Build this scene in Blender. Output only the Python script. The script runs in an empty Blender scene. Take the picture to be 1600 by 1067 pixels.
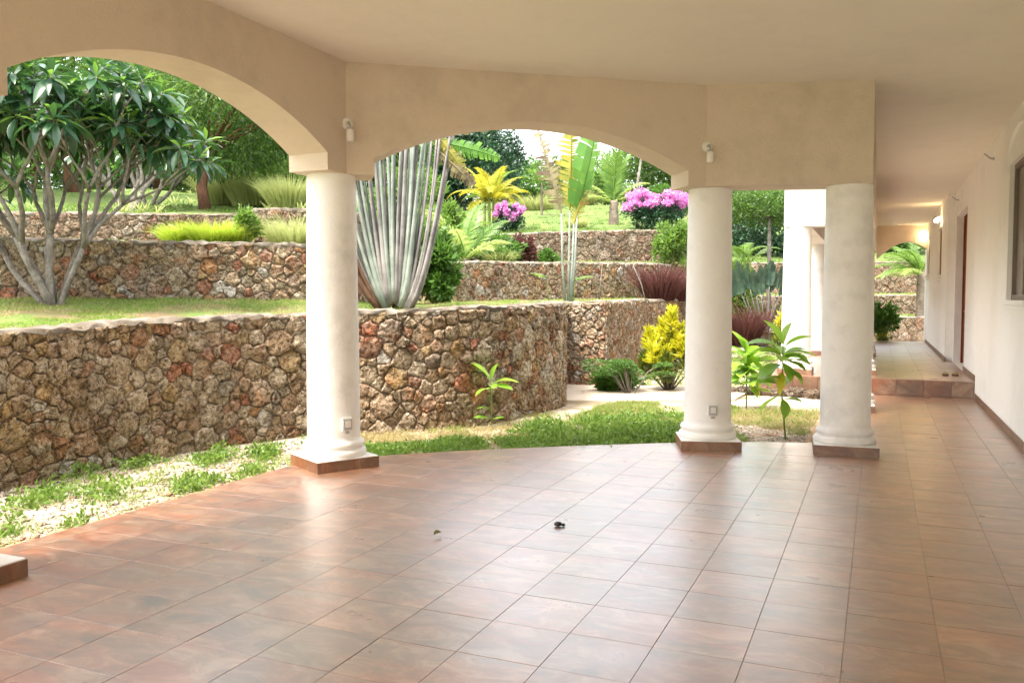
import bpy, bmesh, math, random
import numpy as np
from mathutils import Vector, Matrix

R = math.radians
scene = bpy.context.scene
C = scene.collection

# ------------------------------------------------------------------ camera, sky, sun, exposure
EYE = 1.589
FPX, YAW, PIT = 1330.17, 0.40667, 0.05149          # focal length in px of the 1600 px frame, yaw, downward pitch
cam_d = bpy.data.cameras.new('camera')
cam_d.sensor_fit = 'HORIZONTAL'; cam_d.sensor_width = 36.0; cam_d.lens = FPX / 1600 * 36
cam_d.clip_start = 0.05; cam_d.clip_end = 2000
cam = bpy.data.objects.new('camera', cam_d); C.objects.link(cam)
cam.location = (0, 0, EYE); cam.rotation_euler = (math.pi / 2 - PIT, 0, YAW)
scene.camera = cam

SUN_EL, SUN_TO = 64.0, (-0.40, -0.92)                # elevation, horizontal direction towards the sun
w = bpy.data.worlds.new('World'); scene.world = w; w.use_nodes = True
nt = w.node_tree; bg = nt.nodes['Background']
sky = nt.nodes.new('ShaderNodeTexSky'); sky.sky_type = 'NISHITA'; sky.sun_disc = False
sky.sun_elevation = R(SUN_EL); sky.sun_rotation = math.atan2(SUN_TO[0], SUN_TO[1])
sky.air_density = 1.0; sky.dust_density = 8.0; sky.ozone_density = 0.6
veil = nt.nodes.new('ShaderNodeMix'); veil.data_type = 'RGBA'; veil.inputs[0].default_value = 0.62   # thin even white cloud over the blue
veil.inputs[7].default_value = (3.9, 3.85, 3.8, 1.0); nt.links.new(sky.outputs[0], veil.inputs[6])
nt.links.new(veil.outputs[2], bg.inputs[0]); bg.inputs[1].default_value = 0.15
sun_d = bpy.data.lights.new('sun', 'SUN'); sun_d.energy = 1.25; sun_d.angle = R(14); sun_d.color = (1.0, 0.95, 0.87)
sun = bpy.data.objects.new('sun', sun_d); C.objects.link(sun)
_h = math.hypot(*SUN_TO); _ce = math.cos(R(SUN_EL))
to_sun = Vector((SUN_TO[0] / _h * _ce, SUN_TO[1] / _h * _ce, math.sin(R(SUN_EL))))
sun.rotation_euler = (-to_sun).to_track_quat('-Z', 'Y').to_euler(); sun.location = (0, 0, 30)
vs = scene.view_settings
vs.view_transform = 'Standard'; vs.look = 'None'; vs.gamma = 1.0; vs.use_curve_mapping = False
vs.exposure = 2.82
scene.cycles.use_denoising = True
scene.cycles.max_bounces = 10; scene.cycles.diffuse_bounces = 6; scene.cycles.transmission_bounces = 4
scene.cycles.sample_clamp_indirect = 8.0

# ------------------------------------------------------------------ plan helpers (world: X right, Y along the corridor)
FWX, FWY, RX, RY = -math.sin(YAW), math.cos(YAW), math.cos(YAW), math.sin(YAW)
def plan(px, d):                                    # ground plan position on a sight line, d metres deep
    k = (px - 800) / FPX
    return (d * (FWX + k * RX), d * (FWY + k * RY))
def zrow(py, d):                                    # height seen at that row, d metres deep
    return EYE - (py - 465.0) * d / FPX
def depth_of(x, y): return x * FWX + y * FWY
def px_of(x, y): return 800 + FPX * (x * RX + y * RY) / max(0.01, depth_of(x, y))

# ------------------------------------------------------------------ objects
def new_obj(name, me, parent=None):
    o = bpy.data.objects.new(name, me); C.objects.link(o)
    if parent is not None:
        o.parent = parent
    return o
def keep_world(o, parent):
    o.parent = parent; o.matrix_parent_inverse = Matrix.Translation(-Vector(parent.location))
def empty(name, loc, label=None, cat=None, group=None):
    o = bpy.data.objects.new(name, None); C.objects.link(o); o.location = loc; o.empty_display_size = 0.1
    if label: tag(o, label, cat, group)
    return o
def tag(o, label=None, cat=None, group=None, kind=None):
    if label: o['label'] = label
    if cat: o['category'] = cat; o['kind'] = 'thing'
    if group: o['group'] = group
    if kind: o['kind'] = kind
    return o
def finish(me, mat, smooth):
    if mat: me.materials.append(mat)
    if smooth:
        me.polygons.foreach_set('use_smooth', [True] * len(me.polygons))
        if smooth is not True and smooth < 180: me.set_sharp_from_angle(angle=R(smooth))
    me.update()
def mesh_np(name, V, faces_list, mat, parent=None, smooth=False, kind=None):
    """V (n,3); faces_list: arrays (m,3) or (m,4)."""
    me = bpy.data.meshes.new(name)
    V = np.asarray(V, dtype=np.float32)
    me.vertices.add(len(V)); me.vertices.foreach_set('co', V.ravel())
    loops = np.concatenate([np.asarray(f, dtype=np.int32).ravel() for f in faces_list])
    sizes = np.concatenate([np.full(len(f), f.shape[1], dtype=np.int32) for f in faces_list])
    starts = np.concatenate([[0], np.cumsum(sizes)[:-1]]).astype(np.int32)
    me.loops.add(len(loops)); me.loops.foreach_set('vertex_index', loops)
    me.polygons.add(len(sizes)); me.polygons.foreach_set('loop_start', starts); me.polygons.foreach_set('loop_total', sizes)
    me.update(calc_edges=True)
    if mat: me.materials.append(mat)
    if smooth: me.polygons.foreach_set('use_smooth', [True] * len(sizes))
    o = bpy.data.objects.new(name, me); C.objects.link(o)
    if parent is not None: keep_world(o, parent)
    if kind: o['kind'] = kind
    return o

class MB:
    def __init__(s): s.v = []; s.f = []
    def add(s, vs, fs):
        b = len(s.v); s.v += [tuple(v) for v in vs]; s.f += [tuple(b + i for i in f) for f in fs]; return s
    def box(s, x0, y0, z0, x1, y1, z1, M=None):
        v = [(x, y, z) for z in (z0, z1) for y in (y0, y1) for x in (x0, x1)]
        if M is not None: v = [tuple(M @ Vector(p)) for p in v]
        return s.add(v, [(0, 2, 3, 1), (4, 5, 7, 6), (0, 1, 5, 4), (2, 6, 7, 3), (0, 4, 6, 2), (1, 3, 7, 5)])
    def tube(s, pts, rad, n=8, cap=True, flat=1.0):
        pts = [Vector(p) for p in pts]; k = len(pts)
        if not hasattr(rad, '__len__'): rad = [rad] * k
        ref = None; rings = []
        for i, p in enumerate(pts):
            t = (pts[min(i + 1, k - 1)] - pts[max(i - 1, 0)])
            t = t.normalized() if t.length > 1e-9 else Vector((0, 0, 1))
            if ref is None:
                ref = t.cross(Vector((0, 0, 1)) if abs(t.z) < 0.95 else Vector((1, 0, 0))).normalized()
            ref = (ref - t * ref.dot(t)).normalized(); u = t.cross(ref)
            rings.append([p + (ref * math.cos(a) + u * math.sin(a) * flat) * rad[i] for a in [2 * math.pi * j / n for j in range(n)]])
        v = [q for r in rings for q in r]
        f = [(i * n + j, i * n + (j + 1) % n, (i + 1) * n + (j + 1) % n, (i + 1) * n + j) for i in range(k - 1) for j in range(n)]
        if cap: f += [tuple(reversed(range(n))), tuple(range((k - 1) * n, k * n))]
        return s.add(v, f)
    def lathe(s, prof, n=40, c=(0, 0, 0), cap=True):
        v = [(c[0] + r * math.cos(2 * math.pi * j / n), c[1] + r * math.sin(2 * math.pi * j / n), c[2] + z) for r, z in prof for j in range(n)]
        k = len(prof)
        f = [(i * n + j, i * n + (j + 1) % n, (i + 1) * n + (j + 1) % n, (i + 1) * n + j) for i in range(k - 1) for j in range(n)]
        if cap: f += [tuple(reversed(range(n))), tuple(range((k - 1) * n, k * n))]
        return s.add(v, f)
    def prism(s, poly, z0, z1):
        n = len(poly)
        v = [(p[0], p[1], z0) for p in poly] + [(p[0], p[1], z1) for p in poly]
        f = [tuple(reversed(range(n))), tuple(range(n, 2 * n))] + [(i, (i + 1) % n, n + (i + 1) % n, n + i) for i in range(n)]
        return s.add(v, f)
    def build(s, name, mat, parent=None, smooth=False, local=False):
        me = bpy.data.meshes.new(name); me.from_pydata(s.v, [], s.f); finish(me, mat, smooth)
        o = bpy.data.objects.new(name, me); C.objects.link(o)
        if parent is not None:
            if local: o.parent = parent
            else: keep_world(o, parent)
        return o

# ------------------------------------------------------------------ materials
class NT:
    def __init__(s, name):
        s.m = bpy.data.materials.new(name); s.m.use_nodes = True; s.t = s.m.node_tree; s.t.nodes.clear()
        s.out = s.t.nodes.new('ShaderNodeOutputMaterial')
    def n(s, typ, props=None, **inp):
        nd = s.t.nodes.new('ShaderNode' + typ)
        for k, v in (props or {}).items(): setattr(nd, k, v)
        for k, v in inp.items():
            key = int(k[1:]) if k[0] == 'i' and k[1:].isdigit() else k.replace('_', ' ')
            s.set(nd, key, v)
        return nd
    def set(s, nd, key, v):
        sock = nd.inputs[key]
        if hasattr(v, 'outputs'): s.t.links.new(v.outputs[0], sock)
        elif isinstance(v, bpy.types.NodeSocket): s.t.links.new(v, sock)
        else: sock.default_value = (*v, 1.0) if isinstance(v, tuple) and len(v) == 3 and sock.type == 'RGBA' else v
    def ramp(s, fac, stops, interp='LINEAR'):
        r = s.t.nodes.new('ShaderNodeValToRGB'); r.color_ramp.interpolation = interp
        e = r.color_ramp.elements
        while len(e) < len(stops): e.new(0.5)
        for x, (p, c) in zip(e, stops): x.position = p; x.color = (*c, 1) if len(c) == 3 else c
        s.set(r, 0, fac); return r
    def mix(s, fac, a, b, mode='MIX'):
        m = s.t.nodes.new('ShaderNodeMix'); m.data_type = 'RGBA'; m.blend_type = mode
        s.set(m, 0, fac); s.set(m, 6, a); s.set(m, 7, b); return m.outputs[2]
    def math(s, op, a, b=0.0, c=None):
        m = s.t.nodes.new('ShaderNodeMath'); m.operation = op; s.set(m, 0, a); s.set(m, 1, b)
        if c is not None: s.set(m, 2, c)
        return m
    def pos(s, scale=(1, 1, 1), src='pos'):
        if src == 'pos': o = s.t.nodes.new('ShaderNodeNewGeometry').outputs['Position']
        else: o = s.t.nodes.new('ShaderNodeTexCoord').outputs['Object']
        mp = s.t.nodes.new('ShaderNodeMapping'); s.t.links.new(o, mp.inputs[0]); mp.inputs['Scale'].default_value = scale
        return mp
    def noise(s, scale, detail=4, rough=0.55, vec=None, dist=0.0):
        nd = s.n('TexNoise', Scale=scale, Detail=detail, Roughness=rough, Distortion=dist)
        s.set(nd, 'Vector', s.pos() if vec is None else vec); return nd
    def rnd(s):
        a = s.t.nodes.new('ShaderNodeObjectInfo').outputs['Random']; b = s.t.nodes.new('ShaderNodeNewGeometry').outputs['Random Per Island']
        return s.math('FRACT', s.math('ADD', a, b))
    def surf(s, sh): s.t.links.new(sh.outputs[0], s.out.inputs[0]); return s.m
    def bump(s, h, strength=0.3, dist=0.01):
        return s.n('Bump', Height=h, Strength=strength, Distance=dist)
    def pbsdf(s, color, rough=0.7, normal=None, spec=0.5, **kw):
        p = s.t.nodes.new('ShaderNodeBsdfPrincipled')
        s.set(p, 'Base Color', color); s.set(p, 'Roughness', rough); s.set(p, 'Specular IOR Level', spec)
        if normal is not None: s.t.links.new(normal.outputs[0], p.inputs['Normal'])
        for k, v in kw.items(): s.set(p, k.replace('_', ' '), v)
        return p

def m_stucco(name, col, grain=55.0, strength=0.35, stain=0.06):
    t = NT(name)
    big = t.noise(0.9, 5, 0.6); mid = t.noise(6.0, 4, 0.6)
    f = t.math('MULTIPLY_ADD', big, 0.6, t.math('MULTIPLY', mid, 0.4))
    dark = tuple(c * (1 - stain * 3.2) for c in col); lite = tuple(min(0.9, c * (1 + stain)) for c in col)
    c = t.ramp(f, [(0.3, dark), (0.5, col), (0.72, lite)])
    g1 = t.noise(grain, 5, 0.7); g2 = t.noise(grain * 0.25, 3, 0.6)
    h = t.math('MULTIPLY_ADD', g2, 0.7, g1)
    spots = t.ramp(t.noise(3.4, 7, 0.75), [(0.71, (1, 1, 1)), (0.78, (0.72, 0.68, 0.62))])
    return t.surf(t.pbsdf(t.mix(0.55, c, t.mix(1.0, c, spots, 'MULTIPLY')), 0.88, t.bump(h, strength, 0.012), 0.25))
def m_plain(name, col, rough=0.6, spec=0.5, var=0.1, scale=8.0, bump=0.0, **kw):
    t = NT(name)
    c = t.ramp(t.noise(scale, 4, 0.6), [(0.3, tuple(x * (1 - var) for x in col)), (0.7, tuple(min(0.95, x * (1 + var)) for x in col))])
    return t.surf(t.pbsdf(c, rough, t.bump(t.noise(scale * 6, 4), bump, 0.01) if bump else None, spec, **kw))
def m_tile(name, gloss=(0.26, 0.40), dark=1.0):
    t = NT(name); r = t.rnd()
    off = t.n('CombineXYZ', i0=t.math('MULTIPLY', r, 37.0), i1=t.math('MULTIPLY', r, 91.0))
    v1 = t.n('VectorMath', {'operation': 'ADD'}, i0=t.pos((3.6, 6.6, 3.6)), i1=off)
    v2 = t.n('VectorMath', {'operation': 'ADD'}, i0=t.pos((1.0, 2.4, 1.0)), i1=off)
    n1 = t.noise(1.0, 9, 0.70, v1.outputs[0], 1.0); n2 = t.noise(2.0, 5, 0.6, v2.outputs[0], 0.6)
    c1 = t.ramp(n1, [(0.34, (0.070, 0.046, 0.030)), (0.43, (0.23, 0.100, 0.050)), (0.52, (0.36, 0.185, 0.100)), (0.62, (0.56, 0.38, 0.26))])
    c2 = t.ramp(n2, [(0.38, (0.15, 0.105, 0.066)), (0.50, (0.33, 0.165, 0.088)), (0.61, (0.44, 0.125, 0.048))])
    c = t.mix(0.38, c1, c2)
    hsv = t.n('HueSaturation', Color=c, Value=t.n('MapRange', i0=r, i3=0.54 * dark, i4=0.84 * dark), Saturation=1.15, Hue=0.5)
    rough = t.n('MapRange', i0=t.noise(2.3, 6, 0.6), i1=0.3, i2=0.75, i3=gloss[0], i4=gloss[1])
    h = t.math('MULTIPLY_ADD', n1, 0.8, t.noise(38.0, 4, 0.6))
    return t.surf(t.pbsdf(hsv, rough, t.bump(h, 0.08, 0.006), 0.5, IOR=1.85, Coat_Weight=1.0 if dark == 1.0 else 0.1, Coat_Roughness=0.38, Coat_IOR=2.3))
def m_stone(name, stops, bump=1.0):
    t = NT(name); r = t.rnd()
    base = t.ramp(r, stops)
    v = t.pos()
    n1 = t.noise(9.0, 6, 0.65, v, 0.6); n2 = t.noise(42.0, 5, 0.7, v)
    vor = t.n('TexVoronoi', {'feature': 'F1'}, Scale=34.0, Vector=v)
    pits = t.ramp(vor.outputs['Distance'], [(0.08, (0, 0, 0)), (0.34, (1, 1, 1))])
    mott = t.ramp(n1, [(0.30, (0.42, 0.35, 0.28)), (0.47, (0.88, 0.85, 0.80)), (0.62, (1.0, 1.0, 1.0))])
    c = t.mix(1.0, base, mott, 'MULTIPLY')
    c = t.mix(t.n('MapRange', i0=t.noise(1.3, 6, 0.7, None, 0.8), i1=0.52, i2=0.68, i3=0.0, i4=0.5), c, (0.12, 0.095, 0.072))
    c = t.mix(t.n('MapRange', i0=t.noise(6.0, 6, 0.75, None, 0.5), i1=0.56, i2=0.68, i3=0.0, i4=0.55), c, (0.56, 0.51, 0.43))
    red = t.ramp(t.noise(3.1, 4, 0.6), [(0.56, (1, 1, 1)), (0.70, (1.12, 0.72, 0.52))])
    c = t.mix(0.8, c, t.mix(1.0, c, red, 'MULTIPLY'))
    speck = t.ramp(t.noise(24.0, 7, 0.75, v, 0.8), [(0.37, (0.20, 0.15, 0.11)), (0.47, (0.75, 0.70, 0.63)), (0.57, (1, 1, 1))])
    c = t.mix(t.n('MapRange', i0=t.noise(17.0, 6, 0.7, v, 0.6), i1=0.54, i2=0.66, i3=0.0, i4=0.6), c, (0.66, 0.60, 0.51))
    c = t.mix(0.9, c, t.mix(1.0, c, speck, 'MULTIPLY'))
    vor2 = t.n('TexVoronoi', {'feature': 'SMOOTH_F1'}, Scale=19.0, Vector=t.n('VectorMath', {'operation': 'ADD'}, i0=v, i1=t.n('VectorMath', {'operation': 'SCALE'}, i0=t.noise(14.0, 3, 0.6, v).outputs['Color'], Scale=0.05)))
    hole = t.ramp(vor2.outputs['Distance'], [(0.10, (0.34, 0.27, 0.21)), (0.26, (0.85, 0.82, 0.78)), (0.40, (1, 1, 1))])  # pits darkened in the colour: dirt, plus crevice shade the bump leaves weak
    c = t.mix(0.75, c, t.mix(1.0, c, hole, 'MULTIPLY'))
    h = t.math('ADD', t.math('ADD', t.math('MULTIPLY', pits, 0.55), t.math('MULTIPLY', vor2.outputs['Distance'], 1.6)), t.math('MULTIPLY_ADD', n1, 0.9, n2))
    return t.surf(t.pbsdf(c, 0.95, t.bump(h, bump, 0.05), 0.15))
def m_leaf(name, a, b, trans=0.35, rough=0.45, spec=0.45, tcol=None, vein=0.0, third=None):
    t = NT(name); r = t.rnd()
    st = [(0.0, a), (0.75, b)] if third is None else [(0.0, a), (0.6, b), (0.93, b), (1.0, third)]
    c = t.ramp(r, st)
    c = t.mix(t.n('MapRange', i0=t.noise(5.0, 4, 0.6), i1=0.35, i2=0.7, i3=0.0, i4=0.45), c, tuple(x * 0.55 for x in a))
    p = t.pbsdf(c, rough, None, spec)
    tc = t.mix(0.5, c, tcol or tuple(min(0.9, x * 1.9) for x in b))
    tr = t.n('BsdfTranslucent', Color=tc)
    mx = t.n('MixShader', i0=trans, i1=p, i2=tr)
    return t.surf(mx)
def m_bark(name, a, b, scale=14.0, stretch=(1, 1, 0.25), bump=0.6):
    t = NT(name); v = t.pos(stretch)
    n1 = t.noise(scale, 6, 0.65, v, 0.5); n2 = t.noise(3.5, 4, 0.6)
    c = t.mix(0.45, t.ramp(n1, [(0.32, a), (0.68, b)]), t.ramp(n2, [(0.4, a), (0.62, b)]))
    return t.surf(t.pbsdf(c, 0.9, t.bump(n1, bump, 0.02), 0.2))
def m_ground(name, stops, scale=1.1, bump=0.5, fine=(0.7, 1.2)):
    t = NT(name)
    n1 = t.noise(scale, 7, 0.66, None, 0.4); n2 = t.noise(scale * 28, 5, 0.7)
    c = t.ramp(n1, stops)
    c2 = t.mix(1.0, c, t.ramp(n2, [(0.3, (fine[0],) * 3), (0.7, (fine[1],) * 3)]), 'MULTIPLY')
    return t.surf(t.pbsdf(c2, 0.97, t.bump(t.math('MULTIPLY_ADD', n1, 0.6, n2), bump, 0.03), 0.1))

M = {}
M['beam'] = m_stucco('cream_roughcast', (0.675, 0.565, 0.455), 60, 0.65, 0.05)
M['ceiling'] = m_stucco('ceiling_paint', (0.765, 0.715, 0.61), 25, 0.06, 0.02)
M['wall'] = m_stucco('house_wall_paint', (0.87, 0.85, 0.79), 45, 0.14, 0.03)
M['column'] = m_stucco('column_paint', (0.85, 0.83, 0.79), 50, 0.45, 0.075)
M['tile'] = m_tile('terracotta_tile')
M['plinth'] = m_tile('plinth_tile', (0.45, 0.6), 0.7)
M['grout'] = m_plain('tile_grout', (0.46, 0.35, 0.27), 0.55, 0.5, 0.2, 12, 0.2)
M['mortar'] = m_ground('wall_mortar', [(0.3, (0.17, 0.125, 0.088)), (0.6, (0.30, 0.235, 0.17)), (0.8, (0.42, 0.345, 0.26))], 3.0, 0.8)
M['coping'] = m_ground('coping_mortar', [(0.3, (0.13, 0.10, 0.075)), (0.5, (0.27, 0.23, 0.18)), (0.7, (0.42, 0.38, 0.32))], 5.0, 0.9, (0.55, 1.25))
RAG = [(0.0, (0.50, 0.36, 0.235)), (0.14, (0.62, 0.49, 0.35)), (0.28, (0.70, 0.60, 0.46)), (0.40, (0.54, 0.37, 0.25)), (0.52, (0.74, 0.65, 0.52)),
       (0.63, (0.60, 0.51, 0.39)), (0.73, (0.66, 0.48, 0.26)), (0.81, (0.56, 0.25, 0.165)), (0.87, (0.62, 0.42, 0.31)), (0.92, (0.52, 0.46, 0.39)), (0.96, (0.80, 0.77, 0.71)), (1.0, (0.82, 0.80, 0.76))]
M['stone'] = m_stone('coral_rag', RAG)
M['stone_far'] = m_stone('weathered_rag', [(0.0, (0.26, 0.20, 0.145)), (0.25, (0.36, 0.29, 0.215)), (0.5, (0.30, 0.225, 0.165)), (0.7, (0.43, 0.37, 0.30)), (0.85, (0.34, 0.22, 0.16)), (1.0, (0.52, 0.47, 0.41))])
M['lawn'] = m_ground('lawn_ground', [(0.36, (0.19, 0.135, 0.08)), (0.48, (0.14, 0.135, 0.055)), (0.58, (0.11, 0.17, 0.04)), (0.75, (0.17, 0.21, 0.065))], 0.8)
M['hill'] = m_ground('hill_grass', [(0.30, (0.07, 0.105, 0.03)), (0.5, (0.10, 0.145, 0.04)), (0.7, (0.145, 0.165, 0.065))], 0.25)
M['soil'] = m_ground('garden_soil', [(0.28, (0.13, 0.16, 0.05)), (0.40, (0.25, 0.205, 0.125)), (0.50, (0.40, 0.345, 0.26)), (0.66, (0.56, 0.51, 0.43))], 1.3)
M['ground'] = m_ground('far_ground', [(0.3, (0.14, 0.19, 0.05)), (0.7, (0.22, 0.26, 0.08))], 0.1)
M['path'] = m_ground('pale_path', [(0.3, (0.42, 0.35, 0.27)), (0.7, (0.55, 0.475, 0.385))], 1.5, 0.2, (0.88, 1.06))
M['pebble'] = m_stone('white_rubble', [(0.0, (0.46, 0.42, 0.36)), (0.5, (0.58, 0.54, 0.48)), (0.85, (0.36, 0.29, 0.21)), (1.0, (0.66, 0.64, 0.60))], 0.4)
M['gravel'] = m_stone('orange_gravel', [(0.0, (0.34, 0.20, 0.11)), (0.5, (0.46, 0.31, 0.19)), (1.0, (0.55, 0.42, 0.29))], 0.3)
M['frangi'] = m_leaf('frangipani_leaf', (0.012, 0.048, 0.024), (0.036, 0.105, 0.040), 0.2, 0.32, 0.6, (0.14, 0.34, 0.05))
M['frangi_y'] = m_leaf('frangipani_young_leaf', (0.0780, 0.1872, 0.0234), (0.1326, 0.2496, 0.0312), 0.35, 0.35, 0.5)
M['green'] = m_leaf('green_leaf', (0.0351, 0.0975, 0.0156), (0.0936, 0.1950, 0.0273), 0.38)
M['feather'] = m_leaf('feathery_leaf', (0.0273, 0.0819, 0.0109), (0.0897, 0.1716, 0.0218), 0.36)
M['dark'] = m_leaf('dark_leaf', (0.010, 0.040, 0.018), (0.028, 0.085, 0.032), 0.18)
M['lime'] = m_leaf('lime_leaf', (0.0741, 0.1677, 0.0234), (0.1560, 0.2574, 0.0429), 0.42)
M['cover'] = m_leaf('ground_cover_leaf', (0.0702, 0.1638, 0.0234), (0.1950, 0.2964, 0.0546), 0.42)
M['grass'] = m_leaf('grass_blade', (0.0936, 0.1716, 0.0234), (0.1950, 0.2808, 0.0468), 0.4, 0.5, 0.3, None, 0, (0.42, 0.36, 0.16))
M['pale_grass'] = m_leaf('pale_grass_blade', (0.23, 0.29, 0.09), (0.38, 0.41, 0.16), 0.42, 0.6, 0.2)
M['bright_grass'] = m_leaf('bright_grass_blade', (0.0780, 0.1482, 0.0234), (0.1404, 0.2184, 0.0468), 0.35, 0.5, 0.3)
M['clump'] = m_leaf('clump_grass_blade', (0.26, 0.42, 0.03), (0.42, 0.55, 0.06), 0.45, 0.5, 0.3)
M['fan_dark'] = m_leaf('fan_palm_dark_blade', (0.03, 0.07, 0.05), (0.08, 0.14, 0.09), 0.2)
M['sapling'] = m_leaf('sapling_leaf', (0.13, 0.29, 0.03), (0.27, 0.44, 0.05), 0.42)
M['dark_rag'] = m_stone('dark_rubble', [(0.0, (0.09, 0.07, 0.055)), (0.6, (0.17, 0.13, 0.10)), (1.0, (0.25, 0.20, 0.15))])
M['dry'] = m_leaf('dry_grass_blade', (0.27, 0.22, 0.10), (0.40, 0.34, 0.17), 0.3, 0.7, 0.1)
M['purple'] = m_leaf('purple_grass_blade', (0.045, 0.020, 0.020), (0.14, 0.055, 0.045), 0.25, 0.6, 0.2)
M['croton'] = m_leaf('croton_yellow_leaf', (0.30, 0.36, 0.02), (0.58, 0.50, 0.02), 0.35, 0.35, 0.5)
M['croton_g'] = m_leaf('croton_green_leaf', (0.0234, 0.0702, 0.0109), (0.1560, 0.1872, 0.0156), 0.25, 0.35, 0.5)
M['palm'] = m_leaf('palm_leaflet', (0.0585, 0.1482, 0.0195), (0.1560, 0.2652, 0.0390), 0.36, 0.4, 0.5)
M['palm_pale'] = m_leaf('palm_pale_leaflet', (0.20, 0.30, 0.07), (0.36, 0.44, 0.13), 0.4, 0.4, 0.5)
M['palm_y'] = m_leaf('golden_leaflet', (0.27, 0.33, 0.03), (0.50, 0.41, 0.035), 0.4, 0.4, 0.4)
M['banana'] = m_leaf('banana_green_leaf', (0.07, 0.20, 0.03), (0.15, 0.31, 0.045), 0.45, 0.35, 0.5)
M['banana_y'] = m_leaf('banana_yellowing_leaf', (0.15, 0.19, 0.035), (0.38, 0.34, 0.06), 0.42, 0.4, 0.4, None, 0, (0.30, 0.13, 0.04))
M['banana_d'] = m_leaf('banana_dead_leaf', (0.10, 0.07, 0.05), (0.27, 0.235, 0.13), 0.25, 0.7, 0.2)
M['pink'] = m_leaf('pink_bract', (0.62, 0.17, 0.52), (0.80, 0.36, 0.68), 0.3, 0.6, 0.2, (0.85, 0.4, 0.75))
M['bark_grey'] = m_bark('grey_bark', (0.085, 0.070, 0.056), (0.33, 0.305, 0.27), 30, (1, 1, 0.7), 0.9)
M['bark_red'] = m_bark('red_brown_bark', (0.07, 0.035, 0.022), (0.20, 0.10, 0.06), 18)
M['bark_palm'] = m_bark('palm_bark', (0.08, 0.062, 0.046), (0.24, 0.20, 0.16), 9, (0.4, 0.4, 3), 0.6)
M['stem'] = m_bark('green_stem', (0.13, 0.17, 0.05), (0.24, 0.27, 0.09), 12)
M['stalk'] = m_bark('pale_stalk', (0.10, 0.125, 0.105), (0.31, 0.345, 0.295), 7, (1, 1, 0.12), 0.25)
M['stalk_p'] = m_bark('purplish_stalk', (0.085, 0.078, 0.076), (0.30, 0.285, 0.265), 9, (1, 1, 0.1), 0.3)
M['stalk_b'] = m_bark('dead_sheath', (0.055, 0.030, 0.018), (0.16, 0.09, 0.055), 10, (1, 1, 0.12), 0.4)
M['white'] = m_plain('white_plastic', (0.78, 0.75, 0.70), 0.35, 0.5, 0.03)
M['grey'] = m_plain('grey_socket', (0.42, 0.42, 0.40), 0.4, 0.5, 0.05)
M['black'] = m_plain('black_pod', (0.02, 0.018, 0.017), 0.5, 0.5, 0.2)
M['door'] = m_bark('door_wood', (0.14, 0.035, 0.015), (0.27, 0.075, 0.03), 12, (1, 1, 0.15), 0.15)
M['frame'] = m_plain('window_frame_paint', (0.22, 0.165, 0.125), 0.5, 0.4, 0.1)
M['glass'] = m_plain('brown_glass', (0.15, 0.11, 0.08), 0.22, 0.5, 0.1)
M['metal'] = m_plain('brass', (0.6, 0.45, 0.2), 0.3, 0.5, 0.05, Metallic=1.0)
def m_lamp():
    t = NT('lamp_glow'); return t.surf(t.n('Emission', Color=(1.0, 0.72, 0.38), Strength=14.0))
M['lamp'] = m_lamp()

# ------------------------------------------------------------------ geometry helpers
rng = np.random.default_rng(7); random.seed(7)
def resample(pts, step):
    """Catmull-Rom through pts (any dimension), about step apart."""
    P = [np.array(p, float) for p in pts]; out = []
    for i in range(len(P) - 1):
        p0, p1, p2, p3 = P[max(i - 1, 0)], P[i], P[i + 1], P[min(i + 2, len(P) - 1)]
        n = max(1, int(np.linalg.norm((p2 - p1)[:2]) / step))
        for k in range(n):
            t = k / n
            out.append(0.5 * ((2 * p1) + (p2 - p0) * t + (2 * p0 - 5 * p1 + 4 * p2 - p3) * t * t + (3 * p1 - p0 - 3 * p2 + p3) * t ** 3))
    out.append(P[-1]); return np.array(out)
def linsample(pts, step):
    P = [np.array(p, float) for p in pts]; out = []
    for a, b in zip(P[:-1], P[1:]):
        n = max(1, int(np.linalg.norm((b - a)[:2]) / step)); out += [a + (b - a) * k / n for k in range(n)]
    return np.array(out + [P[-1]])
def clip_poly(poly, a, b, c):
    """keep a*x+b*y<=c"""
    out = []; n = len(poly)
    for i in range(n):
        p, q = poly[i], poly[(i + 1) % n]; dp = a * p[0] + b * p[1] - c; dq = a * q[0] + b * q[1] - c
        if dp <= 0: out.append(p)
        if dp * dq < 0:
            t = dp / (dp - dq); out.append((p[0] + (q[0] - p[0]) * t, p[1] + (q[1] - p[1]) * t))
    return out
def area(poly):
    return 0.5 * sum(p[0] * q[1] - q[0] * p[1] for p, q in zip(poly, poly[1:] + poly[:1]))
def vnoise(x, y, s=1.0, seed=0.0):
    return (np.sin(x * 1.7 * s + seed) * np.cos(y * 1.3 * s - seed * 2) + 0.5 * np.sin(x * 3.9 * s + y * 2.7 * s + seed * 3) + 0.25 * np.sin(x * 8.3 * s - y * 7.1 * s + seed)) / 1.75

# ------------------------------------------------------------------ far ground, garden ground, hill terraces
ZG = -0.07
g = MB(); g.add([(-300, -60, ZG - 0.1), (300, -60, ZG - 0.1), (300, 500, ZG - 0.1), (-300, 500, ZG - 0.1)], [(0, 1, 2, 3)])
tag(g.build('ground', M['ground']), kind='structure')

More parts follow.
